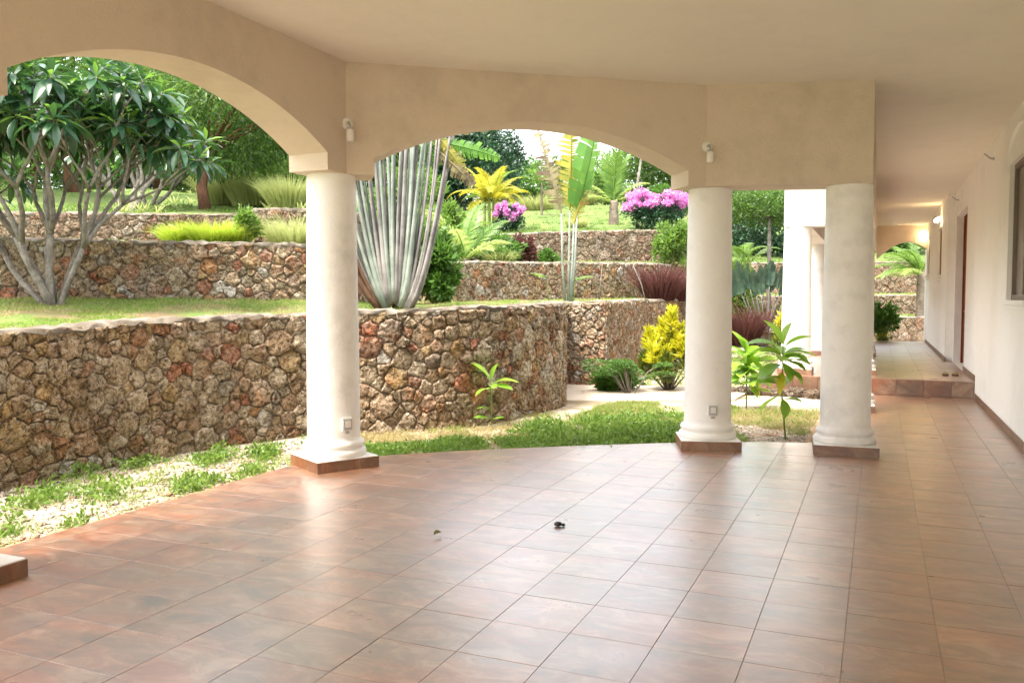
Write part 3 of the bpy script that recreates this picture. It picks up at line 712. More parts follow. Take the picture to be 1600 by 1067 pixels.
def window(h, x, shut=False):
    y0, y1, z0, z1 = h; t_ = 0.06; xi = x + 0.05
    f = MB()
    for b in ((y0, z0, y0 + t_, z1), (y1 - t_, z0, y1, z1), (y0 + t_, z0, y1 - t_, z0 + t_), (y0 + t_, z1 - t_, y1 - t_, z1)): f.box(xi, b[0] + 0.001, b[1] + 0.001, xi + 0.07, b[2] - 0.001, b[3] - 0.001)
    w_ = f.build('window', M['frame'], wall)
    ym = (y0 + y1) / 2
    for a, b in ((y0 + t_, ym - 0.02), (ym + 0.02, y1 - t_)):
        p = MB(); p.box(xi + 0.03, a, z0 + t_, xi + 0.04, b, z1 - t_); p.build('pane', M['glass']).parent = w_
    p = MB(); p.box(xi + 0.005, ym - 0.02, z0 + t_, xi + 0.065, ym + 0.02, z1 - t_); q = p.build('mullion', M['frame'], None); q.parent = w_
    sl = MB(); sl.box(x - 0.06, y0 - 0.05, z0 - 0.055, x + 0.045, y1 + 0.05, z0 - 0.002); sl.box(x - 0.035, y0 - 0.02, z0 - 0.10, x - 0.002, y1 + 0.02, z0 - 0.057)
    sl.box(x - 0.018, y0 + 0.02, z0 - 0.145, x - 0.002, y1 - 0.02, z0 - 0.102)
    sl.build('window_sill', M['wall'], wall)
    return w_
window(WIN, XW); window(WA_, XW2); window(WB_, XW2)
# raised arched hood over the near window
hd = MB(); pts = []
for k in range(21):
    a = math.pi * k / 20; pts.append((XW - 0.012, (WIN[0] + WIN[1]) / 2 - math.cos(a) * 0.93, 3.10 + math.sin(a) * 0.42))
hd.tube(pts, 0.03, 6, flat=1.0); hd.build('window_hood', M['wall'], wall, smooth=True)
# double door, set back in the reveal
dr = MB(); xd = XW + 0.16
y0, y1, z0, z1 = DOOR; ym = (y0 + y1) / 2
for a, b in ((y0 + 0.06, ym - 0.003), (ym + 0.003, y1 - 0.06)):
    d_ = MB(); d_.box(xd, a, z0 + 0.01, xd + 0.05, b, z1 - 0.06)
    for zz in (0.15, 1.05, 1.95): d_.box(xd - 0.014, a + 0.14, z0 + zz, xd - 0.0005, b - 0.14, z0 + zz + 0.75)
    leafd = d_.build('door', M['door'], wall)
    hnd = MB(); ys_ = b - 0.08 if a < ym - 0.2 else a + 0.08
    hnd.tube([(xd - 0.002, ys_, z0 + 1.05), (xd - 0.06, ys_, z0 + 1.05), (xd - 0.06, ys_ - 0.10 if a < ym - 0.2 else ys_ + 0.10, z0 + 1.05)], 0.011, 8)
    h_ = hnd.build('handle', M['metal'], None, smooth=True); h_.parent = leafd
fr = MB(); fr.box(xd - 0.03, y0 + 0.001, z0, xd + 0.08, y0 + 0.058, z1 - 0.001); fr.box(xd - 0.03, y1 - 0.058, z0, xd + 0.08, y1 - 0.001, z1 - 0.001); fr.box(xd - 0.03, y0 + 0.06, z1 - 0.058, xd + 0.08, y1 - 0.06, z1 - 0.001)
fr.build('door_frame', M['door'], wall)
# skirting tiles
for k in range(50):
    a, b = TY - 8 + k * 0.4 + 0.003, TY - 8 + (k + 1) * 0.4 - 0.003
    if a < -4.6: continue
    zz = 0.0
    if b > 15.12: break
    m = MB(); m.box(XW - 0.014, a, zz + 0.001, XW - 0.0005, b, zz + 0.098); m.build('skirting_tile', M['plinth'], wall)
for k in range(40):
    a, b = 15.13 + k * 0.4 + 0.003, 15.13 + (k + 1) * 0.4 - 0.003
    if b > 28.2: break
    if b > DOOR[0] - 0.02 and a < DOOR[1] + 0.02: continue
    x = XW if b < 19.8 else XW2
    m = MB(); m.box(x - 0.014, a, ZS + 0.001, x - 0.0005, b, ZS + 0.098); m.build('skirting_tile', M['plinth'], wall)
# ------------------------------------------------------------------ lamps, brackets, sockets
def swan_lamp(base, out, label, lit=False):
    r = empty('wall_lamp', base, label, 'wall lamp', 'small wall lamps on the beams and house wall')
    b, o = Vector(base), Vector(out).normalized(); up = Vector((0, 0, 1))
    Mx = o.to_track_quat('Z', 'Y').to_matrix().to_4x4(); Mx.translation = b
    m = MB(); m.lathe([(0.055, 0.0), (0.055, 0.012), (0.045, 0.022), (0.02, 0.028)], 20); m.v = [tuple(Mx @ Vector(v)) for v in m.v]; m.build('wall_plate', M['white'], r, smooth=40)
    m = MB(); m.tube([b + o * 0.02, b + o * 0.07 + up * 0.005, b + o * 0.10 - up * 0.03, b + o * 0.10 - up * 0.055], 0.010, 8); m.build('arm', M['grey'] if not lit else M['white'], r, smooth=True)
    c_ = b + o * 0.10
    if lit:
        m = MB(); m.lathe([(0.012, -0.13), (0.04, -0.12), (0.056, -0.085), (0.045, -0.05), (0.018, -0.03)], 18, c_); m.build('glowing_globe', M['lamp'], r, smooth=True)
    else:
        m = MB(); m.lathe([(0.028, -0.05), (0.030, -0.065)], 18, c_); m.build('holder', M['grey'], r, smooth=40)
        m = MB(); m.lathe([(0.030, -0.066), (0.036, -0.08), (0.036, -0.16), (0.026, -0.175)], 18, c_); m.build('lamp_glass', M['white'], r, smooth=40)
    return r
nA = Vector((0.78, -0.62, 0))
swan_lamp((-4.50, 6.63, 3.17), nA, 'small unlit lamp above the column where the arches meet')
swan_lamp((-1.635, 8.795, 3.115), (0.5, -0.87, 0), 'small unlit lamp above the column beside the square opening')
swan_lamp((XW2, 21.9, 3.43), (-1, 0, 0), 'nearer glowing globe lamp on the corridor wall', True)
swan_lamp((XW2, 27.9, 3.47), (-1, 0, 0), 'farther glowing globe lamp near the corridor end', True)
for (y, z, lb) in ((13.4, 3.48, 'bare lamp bracket stub on the wall above the near window'), (19.0, 3.50, 'bare lamp bracket stub on the wall above the door')):
    m = MB(); m.tube([(XW - 0.001, y, z), (XW - 0.05, y, z + 0.01), (XW - 0.13, y - 0.05, z + 0.07)], [0.018, 0.012, 0.010], 8)
    tag(m.build('lamp_bracket', M['grey'], smooth=True), lb, 'bracket', 'bare brackets on the house wall')
def socket(c, out, label):
    r = empty('power_socket', c, label, 'socket', 'weatherproof sockets low on the columns')
    o = Vector(out).normalized(); Mx = Matrix(((o.y, o.x, 0, c[0]), (-o.x, o.y, 0, c[1]), (0, 0, 1, c[2]), (0, 0, 0, 1)))
    m = MB(); m.box(-0.05, -0.05, -0.06, 0.05, 0.025, 0.06, Mx); m.build('socket_box', M['white'], r)
    m = MB(); m.box(-0.041, 0.026, -0.048, 0.041, 0.040, 0.050, Mx); m.build('flap', M['grey'], r)
    m = MB(); m.box(-0.026, 0.041, -0.026, 0.026, 0.047, 0.034, Mx); m.build('window_plate', M['white'], r)
    m = MB(); m.box(-0.018, -0.03, -0.085, 0.018, 0.03, -0.061, Mx); m.build('cable_gland', M['grey'], r)
def on_col(c, ang, r=0.244): return (c[0] + r * math.cos(ang), c[1] + r * math.sin(ang))
a1 = R(-28); p1 = on_col((-4.725, 6.70), a1); socket((*p1, 0.42), (math.cos(a1), math.sin(a1)), 'white socket low on the column where the arches meet')
a2 = R(-68); p2 = on_col((-1.66, 9.14), a2); socket((*p2, 0.42), (math.cos(a2), math.sin(a2)), 'white socket low on the column beside the square opening')

# ------------------------------------------------------------------ plant helpers
def unit(a): return a / np.maximum(1e-9, np.linalg.norm(a, axis=-1, keepdims=True))
def rand_dirs(n, up=0.0):
    d = rng.normal(size=(n, 3)); d = unit(d); d[:, 2] += up; return unit(d)
def leaf_cloud(name, P, D, L, Wd, mat, parent=None, kind=None, fold=0.15):
    """one four-cornered leaf per point, lying along D"""
    n = len(P); L = np.broadcast_to(L, n)[:, None]; Wd = np.broadcast_to(Wd, n)[:, None]
    S = unit(np.cross(D, unit(rng.normal(size=(n, 3))))); U = np.cross(S, D)
    V = np.stack([P, P + D * L * 0.45 + S * Wd * 0.5 + U * Wd * fold, P + D * L - U * L * 0.08, P + D * L * 0.45 - S * Wd * 0.5 + U * Wd * fold], 1).reshape(-1, 3)
    Q = np.arange(4 * n).reshape(n, 4)
    return mesh_np(name, V, [Q], mat, parent, False, kind)
def blade_data(P, D, L, Wd, bend):
    """curved grass blades: root, middle, tip"""
    n = len(P); L = np.broadcast_to(L, n)[:, None]; Wd = np.broadcast_to(Wd, n)[:, None]; bend = np.broadcast_to(bend, n)[:, None]
    a = rng.uniform(0, 2 * math.pi, n); S = np.stack([np.cos(a), np.sin(a), np.zeros(n)], 1)
    H = D.copy(); H[:, 2] = 0; H = unit(H + 1e-4)
    mid = P + D * L * 0.5 + H * L * bend * 0.12; tip = P + D * L * 0.92 + H * L * bend * 0.5 - np.array([0, 0, 1.0]) * L * bend * 0.28
    V = np.stack([P - S * Wd / 2, P + S * Wd / 2, mid + S * Wd * 0.42, mid - S * Wd * 0.42, tip], 1).reshape(-1, 3)
    b = np.arange(n)[:, None] * 5
    return V, np.concatenate([b, b + 1, b + 2, b + 3], 1), np.concatenate([b + 3, b + 2, b + 4], 1)
def blades(name, P, D, L, Wd, bend, mat, parent=None, kind=None):
    V, Q, T = blade_data(P, D, L, Wd, bend)
    return mesh_np(name, V, [Q, T], mat, parent, False, kind)
def ball_points(n, c, r, shell=0.55):
    d = rand_dirs(n); rad = shell + (1 - shell) * rng.random(n) ** 0.5
    return np.array(c) + d * rad[:, None] * np.array(r), d
def pebbles(name, P, size, mat, kind='stuff', flat=0.6):
    n = len(P); base = np.array([(1, 0, 0), (0, 1, 0), (-1, 0, 0), (0, -1, 0), (0, 0, 1), (0, 0, -1)], float)
    sc = rng.uniform(0.55, 1.2, (n, 6, 1)); sz = np.broadcast_to(size, n)[:, None, None]
    a = rng.uniform(0, 6.28, n); c, s_ = np.cos(a), np.sin(a); B = np.repeat(base[None], n, 0) * sc
    X = B[..., 0] * c[:, None] - B[..., 1] * s_[:, None]; Y_ = B[..., 0] * s_[:, None] + B[..., 1] * c[:, None]
    V = np.stack([X, Y_, B[..., 2] * flat], -1) * sz + P[:, None, :]
    T = np.array([(0, 1, 4), (1, 2, 4), (2, 3, 4), (3, 0, 4), (1, 0, 5), (2, 1, 5), (3, 2, 5), (0, 3, 5)])
    F = (np.arange(n)[:, None, None] * 6 + T[None]).reshape(-1, 3)
    return mesh_np(name, V.reshape(-1, 3), [F], mat, None, True, kind)
def leaf_mesh(name, mat, L=1.0, Wd=0.27, widest=0.6, curl=0.25, seg=7, fold=0.18, wavy=0.0, stalk=0.06):
    V = []; F = []
    for i in range(seg + 1):
        t = i / seg; x = L * (stalk + (1 - stalk) * t)
        k = t / widest if t < widest else (1 - t) / (1 - widest); wd = Wd * 0.5 * max(0.02, math.sin(min(1, max(0, k)) * math.pi / 2) ** 0.9)
        z = -curl * L * t * t; wv = wavy * math.sin(t * 19)
        V += [(x, -wd, z + wd * fold * 2 + wv * wd), (x, 0, z), (x, wd, z + wd * fold * 2 - wv * wd)]
    for i in range(seg): F += [(3 * i, 3 * i + 3, 3 * i + 4, 3 * i + 1), (3 * i + 1, 3 * i + 4, 3 * i + 5, 3 * i + 2)]
    b = len(V); V += [(0, -0.008 * L, 0), (0, 0.008 * L, 0), (L * stalk, 0.01 * L, 0), (L * stalk, -0.01 * L, 0)]; F.append((b, b + 1, b + 2, b + 3))
    me = bpy.data.meshes.new(name); me.from_pydata(V, [], F); finish(me, mat, True); return me
def aim(d, up=Vector((0, 0, 1)), roll=0.0):
    x = Vector(d).normalized(); y = up.cross(x)
    y = y.normalized() if y.length > 1e-4 else Vector((0, 1, 0)); z = x.cross(y)
    m = Matrix((x, y, z)).transposed()
    return m @ Matrix.Rotation(roll, 3, 'X')
def put(name, me, root, loc, rot3, scale):
    o = bpy.data.objects.new(name, me); C.objects.link(o); o.parent = root
    m = rot3.to_4x4() @ Matrix.Scale(scale, 4); m.translation = Vector(loc) - Vector(root.location); o.matrix_basis = m; return o

# ------------------------------------------------------------------ frangipani by the second wall
FR_LEAF = [leaf_mesh('leaf', M['frangi'], 1, w_, 0.58, c_, 7, f_) for w_, c_, f_ in ((0.29, 0.16, 0.16), (0.26, 0.34, 0.22), (0.31, 0.26, 0.10), (0.27, 0.48, 0.2))]
FR_YOUNG = leaf_mesh('leaf', M['frangi_y'], 1, 0.25, 0.6, 0.12, 6, 0.3)
def frangipani(px, d, z0, stems, levels, seg_len, leaf_len, n_leaf, single, label, r0=0.075, spread=0.55, bare=0.0, lean=(0, 0), seed=1):
    rs = random.Random(seed); x, y = plan(px, d); root = empty('frangipani_tree', (x, y, z0), label, 'tree')
    tips = []; tb = MB()
    def grow(p, dr, ln, r, lev):
        b = Vector((rs.uniform(-1, 1), rs.uniform(-1, 1), rs.uniform(0.0, 0.6))) * 0.20
        mid = p + dr * ln * 0.5 + b * ln * 0.35; q = p + dr * ln + b * ln * 0.2; r2 = r * (0.78 if lev else 0.80)
        wv = Vector((rs.uniform(-1, 1), rs.uniform(-1, 1), 0)) * ln * 0.03
        tb.tube([p - dr * r * 0.8, p.lerp(mid, 0.5) + wv, mid, mid.lerp(q, 0.5) - wv, q + (q - mid).normalized() * r2 * 0.5], [r * 1.03, r * 0.96, (r + r2) / 2 * 1.03, r2 * 1.02, r2 * 0.9], 8 if r > 0.03 else 6, cap=True)
        if lev >= levels: tips.append((q, (q - mid).normalized(), r2)); return
        n = 2 if rs.random() < 0.55 else 3; a0 = rs.uniform(0, 6.28)
        side = dr.cross(Vector((0.3, 0.2, 1))).normalized(); up = side.cross(dr)
        for k in range(n):
            a = a0 + 2 * math.pi * k / n + rs.uniform(-0.4, 0.4); sp = spread * rs.uniform(0.75, 1.25) * (0.72 if lev == 0 else 1.0)
            nd = (dr + (side * math.cos(a) + up * math.sin(a)) * sp + Vector((lean[0] * 0.1, lean[1] * 0.1, 0.14))).normalized()
            if nd.z < -0.05: nd.z = 0.05; nd.normalize()
            grow(q, nd, ln * rs.uniform(0.60, 0.86), r2 * rs.uniform(0.8, 0.95), lev + 1)
    for (dx, dy, dz, ln) in stems: grow(Vector((x, y, z0 - 0.1)) + Vector((dx, dy, 0)) * 0.08, Vector((dx, dy, dz)).normalized(), ln, r0 * rs.uniform(0.85, 1.1), 0)
    tb.build('trunk', M['bark_grey'], root, smooth=True)
    L = []
    for q, dr, r in tips:
        if rs.random() < bare: continue
        side = dr.cross(Vector((0.31, 0.17, 1))).normalized(); up = side.cross(dr); n = rs.randint(n_leaf - 3, n_leaf + 3)
        for k in range(n):
            a = k * 2.4 + rs.uniform(-0.3, 0.3); e = -0.25 + 1.25 * k / n + rs.uniform(-0.15, 0.15)
            ld = ((side * math.cos(a) + up * math.sin(a)) * math.cos(e) + dr * math.sin(e) + Vector((0, 0, -0.10))).normalized()
            young = k >= n - 2
            L.append((q - dr * (0.05 * (1 - k / n)), aim(ld, roll=rs.uniform(-0.4, 0.4)), leaf_len * rs.uniform(0.7, 1.15) * (0.7 if young else 1), FR_YOUNG if young else rs.choice(FR_LEAF)))
    L.sort(key=lambda l: depth_of(l[0].x, l[0].y))
    for p, m3, sc, me in L[:single]: put('leaf', me, root, p, m3, sc)
    mb, my = MB(), MB()
    for p, m3, sc, me in L[single:]: (my if me is FR_YOUNG else mb).add([p + (m3 @ v.co) * sc for v in me.vertices], [tuple(f.vertices) for f in me.polygons])
    if mb.v: tag(mb.build('foliage', M['frangi'], root, smooth=True), kind='stuff')
    if my.v: tag(my.build('young_foliage', M['frangi_y'], root, smooth=True), kind='stuff')
    return root
# directions: right in the picture is about (0.92, 0.40), away is about (-0.40, 0.92)
def rd(a, b): return (a * RX + b * FWX, a * RY + b * FWY)      # sideways a, away b
def st(a, b, z, l): return (*rd(a, b), z, l)
frangipani(84, 10.6, t1z(84, 10.6), [st(-0.42, -0.1, 1.0, 1.0), st(-0.12, 0.2, 1.0, 0.95), st(0.10, -0.15, 1.0, 1.0), st(0.30, 0.2, 1.0, 0.95), st(0.50, -0.1, 1.0, 0.9), st(-0.2, -0.35, 1.0, 0.9), st(-0.75, 0.1, 1.0, 0.9)],
           4, 0.6, 0.33, 12, 290, 'large frangipani with grey forking stems in front of the second wall', 0.046, 0.58, seed=5)
frangipani(205, 19.6, hill_z(205, 19.6), [st(-0.6, 0, 1, 0.7), st(0.5, 0, 1, 0.6), st(0.1, 0.3, 1, 0.7)], 2, 0.5, 0.42, 8, 0, 'small frangipani with slanting pale stems above the third wall', 0.07, 0.6, 0.2, seed=8)
frangipani(238, 21.5, hill_z(238, 21.5), [st(-0.4, 0, 1, 0.6), st(0.45, 0, 1, 0.7), st(0.8, 0, 0.8, 0.7)], 2, 0.5, 0.42, 9, 0, 'small rounded frangipani left of the red-barked tree', 0.06, 0.6, 0.0, seed=9)

# ------------------------------------------------------------------ generic leafy trees and shrubs
def tree(px, d, z0, h, crown, trunk_r, mat, leaf, n, label, name='tree', bark='bark_red', clumps=26, fork=0.35, seed=1, lean=0.0, droop=0.0, wid=0.45, shell=0.35, cat='tree', group=None):
    """crown: (sideways offset, centre height, half width, half depth, half height)"""
    rs = random.Random(seed); x, y = plan(px, d); root = empty(name, (x, y, z0), label, cat, group)
    off, ch, cw, cd, cz = crown; ctr = Vector((x + RX * off, y + RY * off, z0 + ch)); tb = MB()
    top = Vector((x + RX * lean, y + RY * lean, z0 + h * fork + 0.2 * h))
    base = Vector((x, y, z0 - 0.15)); tb.tube([base, base.lerp(top, 0.5) + Vector((RX, RY, 0)) * 0.05 * h * rs.uniform(-1, 1), top], [trunk_r * 1.25, trunk_r, trunk_r * 0.75], 10)
    Ps = []
    for k in range(clumps):
        a = rs.uniform(0, 6.28); u = rs.uniform(-1, 1); rr = rs.uniform(0.45, 0.95); s_ = math.sqrt(1 - u * u)
        sx, sy, sz = s_ * math.cos(a) * rr * cw, s_ * math.sin(a) * rr * cd, u * rr * cz
        c = ctr + Vector((RX * sx + FWX * sy, RY * sx + FWY * sy, sz)); Ps.append(c)
        if k % 5 == 0: tb.tube([top, top.lerp(c, 0.5) + Vector((0, 0, 0.08 * h * rs.uniform(0, 1))), c], [trunk_r * 0.38, trunk_r * 0.2, trunk_r * 0.06], 6)
    tb.build('trunk', M[bark], root, smooth=True)
    per = n // clumps; PP = []; DD = []
    for c in Ps:
        f = rs.uniform(0.24, 0.44); p, dd = ball_points(per, c, (f * cw, f * cd, f * cz * 0.85), shell); PP.append(p); DD.append(dd)
    PP = np.concatenate(PP); DD = np.concatenate(DD) + rng.normal(size=(len(PP), 3)) * 0.6; DD[:, 2] -= droop; DD = unit(DD)
    leaf_cloud('crown', PP, DD, rng.uniform(0.7, 1.3, len(PP)) * leaf, rng.uniform(0.7, 1.2, len(PP)) * leaf * wid, M[mat], root, 'stuff')
    return root
tree(325, 21.0, hill_z(325, 21.0), 3.6, (0.2, 2.75, 2.7, 2.2, 1.65), 0.13, 'feather', 0.15, 21000, 'feathery green tree with red-brown trunk above the third wall', 'shade_tree', fork=0.15, clumps=46, seed=3, droop=0.5, wid=0.3)
tree(470, 24.0, hill_z(470, 24.0), 3.8, (-0.2, 2.3, 2.0, 1.8, 2.0), 0.12, 'green', 0.16, 12000, 'dense mid green tree behind the first column top', 'bushy_tree', clumps=28, seed=4)
tree(120, 32.0, hill_z(120, 32), 6.0, (0, 4.2, 4.5, 3.0, 2.8), 0.2, 'green', 0.22, 14000, 'broad green tree far behind the frangipani', 'broad_tree', clumps=36, seed=21)
tree(-60, 27.0, hill_z(-60, 27), 6.0, (0, 4.4, 4.0, 3.0, 2.8), 0.2, 'feather', 0.2, 12000, 'tall feathery tree at the far edge behind the frangipani', 'broad_tree', clumps=34, seed=22)
tree(400, 44.0, hill_z(400, 44), 7.0, (0, 4.2, 6.5, 3.5, 3.6), 0.25, 'green', 0.3, 11000, 'deep green tree mass on the hill behind the red-barked tree', 'broad_tree', clumps=40, seed=23)
tree(250, 55.0, hill_z(250, 55), 8.0, (0, 5, 7.0, 4.0, 3.6), 0.25, 'green', 0.35, 12000, 'rounded tree on the hill crest left of the shade tree', 'broad_tree', clumps=36, seed=24)
tree(60, 50.0, hill_z(60, 50) - 1, 5, (0, 2.6, 8.0, 4.0, 2.9), 0.2, 'green', 0.4, 11000, 'low dense trees on the hill left of the frangipani stems', 'thicket', clumps=44, seed=35, cat='thicket')
tree(215, 62.0, hill_z(215, 62) - 1, 5, (0, 2.6, 7.0, 4.0, 2.9), 0.2, 'dark', 0.4, 10000, 'dark low trees on the hill between the two small frangipanis', 'thicket', clumps=44, seed=36, cat='thicket')
tree(365, 60.0, hill_z(365, 60) - 1, 5, (0, 2.2, 6.0, 4.0, 2.4), 0.2, 'lime', 0.4, 8000, 'sunny low trees on the hill right of the shade tree', 'thicket', clumps=40, seed=37, cat='thicket')
tree(722, 48.0, hill_z(722, 48) - 0.5, 6.5, (0, 3.6, 2.7, 2.2, 3.0), 0.25, 'dark', 0.26, 14000, 'dense dark blue-green tree rising behind the fan palm', 'broad_tree', bark='bark_grey', clumps=40, seed=25)
tree(788, 55.0, hill_z(788, 55) - 0.3, 5.0, (0, 3.1, 1.25, 1.1, 2.4), 0.12, 'dark', 0.22, 3000, 'slim wispy tree standing against the white sky', 'slim_tree', bark='bark_grey', clumps=26, seed=26)
tree(1015, 50.0, hill_z(1015, 50) - 0.4, 4.5, (0, 2.2, 4.2, 2.4, 2.1), 0.15, 'feather', 0.25, 9000, 'olive green tree behind the large bougainvillea', 'broad_tree', bark='bark_grey', clumps=34, seed=27)
tree(1000, 47.0, hill_z(1000, 47), 5.0, (-0.3, 4.0, 1.0, 0.8, 0.9), 0.08, 'dark', 0.25, 900, 'spindly dark tree poking above the olive tree', 'slim_tree', bark='bark_grey', clumps=9, seed=28)
tree(860, 70.0, hill_z(860, 70) - 0.5, 4, (0, 2.0, 8.0, 3, 2.0), 0.15, 'green', 0.4, 9000, 'low green thicket along the hill crest', 'thicket', clumps=44, seed=29, cat='thicket')
tree(660, 60.0, hill_z(660, 60) - 0.5, 6, (0, 3.6, 6.0, 3, 3.2), 0.2, 'dark', 0.4, 9000, 'dark trees on the crest behind the fan palm leaves', 'broad_tree', clumps=36, seed=30)
tree(560, 40.0, hill_z(560, 40) - 0.5, 6, (0, 3.6, 4.0, 3, 3.2), 0.2, 'green', 0.3, 9000, 'green tree behind the fan palm stalks', 'broad_tree', clumps=36, seed=31)
tree(1160, 48.0, hill_z(1160, 48), 7, (0, 4.2, 4.0, 3, 2.6), 0.2, 'green', 0.3, 9000, 'green tree far behind the square opening', 'broad_tree', clumps=36, seed=32)
tree(1400, 56.0, hill_z(1400, 56), 7, (0, 4.2, 7.0, 3, 3.4), 0.2, 'green', 0.35, 9000, 'green trees above the wall at the corridor end', 'broad_tree', clumps=36, seed=33)
tree(1190, 41.0, hill_z(1190, 41), 4, (0, 1.6, 3.4, 2.0, 1.9), 0.12, 'dark', 0.22, 7000, 'dark thicket on the slope seen through the square opening', 'thicket', clumps=36, seed=38, cat='thicket')
tree(1400, 43.0, hill_z(1400, 43), 4, (0, 1.5, 3.2, 2.0, 1.9), 0.12, 'green', 0.22, 6000, 'green thicket above the walls at the corridor end', 'thicket', clumps=34, seed=39, cat='thicket')
tree(1200, 26.5, 0.1, 5.2, (0.1, 4.25, 2.3, 1.6, 0.62), 0.07, 'feather', 0.13, 12000, 'flat-topped feathery tree seen through the square opening', 'flame_tree', bark='bark_grey', clumps=40, seed=34, wid=0.3, fork=0.55)

def shrub(px, d, z0, w_, h, mat, leaf, n, label, name='shrub', wid=0.5, seed=1, clumps=12, dep=None, up=0.25, stems=5, bark='stem', low=0.12, cat='shrub', group=None):
    rs = random.Random(seed); x, y = plan(px, d); root = empty(name, (x, y, z0), label, cat, group); tb = MB(); PP = []; DD = []; dep = dep or w_ * 0.8
    for k in range(clumps):
        a = rs.uniform(0, 6.28); rr = math.sqrt(rs.random()); sx, sy = math.cos(a) * rr * w_ * 0.40, math.sin(a) * rr * dep * 0.40
        cz = h * (low + (0.84 - low) * rs.random() * math.sqrt(max(0.1, 1 - rr * rr * 0.8))); c = Vector((x + RX * sx + FWX * sy, y + RY * sx + FWY * sy, z0 + cz))
        if k < stems: tb.tube([(x, y, z0 - 0.05), Vector((x, y, z0)).lerp(c, 0.5) + Vector((0, 0, h * 0.1)), c], [0.022, 0.016, 0.006], 6)
        f = rs.uniform(0.45, 1.15); p, dd = ball_points(n // clumps, c, (w_ * 0.17 * f, dep * 0.17 * f, h * 0.17 * f), 0.3); PP.append(p); DD.append(dd)
    for k in range(clumps + 8):                              # loose sprigs that break the outline
        a = rs.uniform(0, 6.28); e = rs.uniform(0.0, 1.35); ln = rs.uniform(0.42, 0.62); m_ = max(6, n // (clumps * 6)); t = rng.uniform(0.45, 1.0, m_)
        v_ = np.array([math.cos(a) * math.cos(e) * RX * w_ + math.sin(a) * math.cos(e) * FWX * dep, math.cos(a) * math.cos(e) * RY * w_ + math.sin(a) * math.cos(e) * FWY * dep, math.sin(e) * h * 1.05]) * ln
        PP.append(np.array([x, y, z0 + h * max(low, 0.38)]) + np.outer(t, v_) + rng.normal(size=(m_, 3)) * leaf * 0.35 + np.outer(t * t, (0, 0, -0.06 * h))); DD.append(np.repeat(unit(v_)[None], m_, 0) + rng.normal(size=(m_, 3)) * 0.4)
    tb.build('stem', M[bark], root, smooth=True)
    PP = np.concatenate(PP); DD = np.concatenate(DD) + rng.normal(size=(len(PP), 3)) * 0.5; DD[:, 2] += up; DD = unit(DD)
    PP[:, 2] = np.maximum(PP[:, 2], z0 + 0.01)
    leaf_cloud('foliage', PP, DD, rng.uniform(0.7, 1.3, len(PP)) * leaf, rng.uniform(0.7, 1.2, len(PP)) * leaf * wid, M[mat], root, 'stuff')
    return root, PP
shrub(388, 12.95, t2z(388, 12.95), 0.36, 0.62, 'lime', 0.09, 500, 'small lime green shrub on the second wall beside the bright grass', seed=41, clumps=8, low=0.45)
shrub(676, 15.2, t1z(676, 15.2) - 0.05, 1.0, 1.6, 'green', 0.15, 2600, 'leafy green bush against the fan palm on the second tier', seed=42, clumps=22)
shrub(745, 21.0, t2z(745, 21.0), 2.4, 0.95, 'green', 0.14, 2600, 'loose green shrub behind the young coconut palm', seed=43, clumps=20)
shrub(690, 20.5, t2z(690, 20.5), 1.8, 1.7, 'lime', 0.15, 2600, 'yellow-green shrub behind the fan palm', seed=44, clumps=20)
shrub(817, 21.5, t2z(817, 21.5), 0.75, 0.85, 'purple', 0.09, 1800, 'dull purple mound below the small bougainvillea', seed=45, clumps=12)
shrub(852, 23.0, t2z(852, 23.0), 0.75, 0.42, 'green', 0.08, 1300, 'low green mound before the third wall', seed=46, clumps=12)
shrub(1056, 24.5, t2z(1056, 24.5) - 0.1, 1.2, 1.75, 'lime', 0.13, 2600, 'tall lime green bush below the large bougainvillea', seed=47, clumps=22)
shrub(1155, 25.5, 0.6, 1.1, 2.5, 'lime', 0.14, 2400, 'lime green bush seen at the left of the square opening', seed=48, clumps=18)
shrub(1378, 25.8, 0.55, 1.25, 0.95, 'green', 0.12, 2600, 'green bush before the stone wall at the corridor end', seed=49, clumps=16)
shrub(1188, 27.9, 0.75, 1.6, 0.75, 'green', 0.1, 2000, 'clipped green shrub on the low far wall', seed=50, clumps=16)
shrub(1050, 40, hill_z(1050, 40), 3, 1.6, 'green', 0.16, 3000, 'green bush beyond the large bougainvillea', seed=51)
shrub(920, 52, hill_z(920, 52), 4, 1.8, 'green', 0.2, 2500, 'dark green bush on the upper lawn', seed=52)
shrub(640, 30, hill_z(660, 30), 3, 2.3, 'lime', 0.18, 3000, 'yellow-green bush behind the fan palm top', seed=53)
shrub(460, 21.5, hill_z(460, 21.5), 2.0, 1.5, 'lime', 0.12, 3500, 'sunny yellow-green bush beside the first column', seed=54, clumps=18)
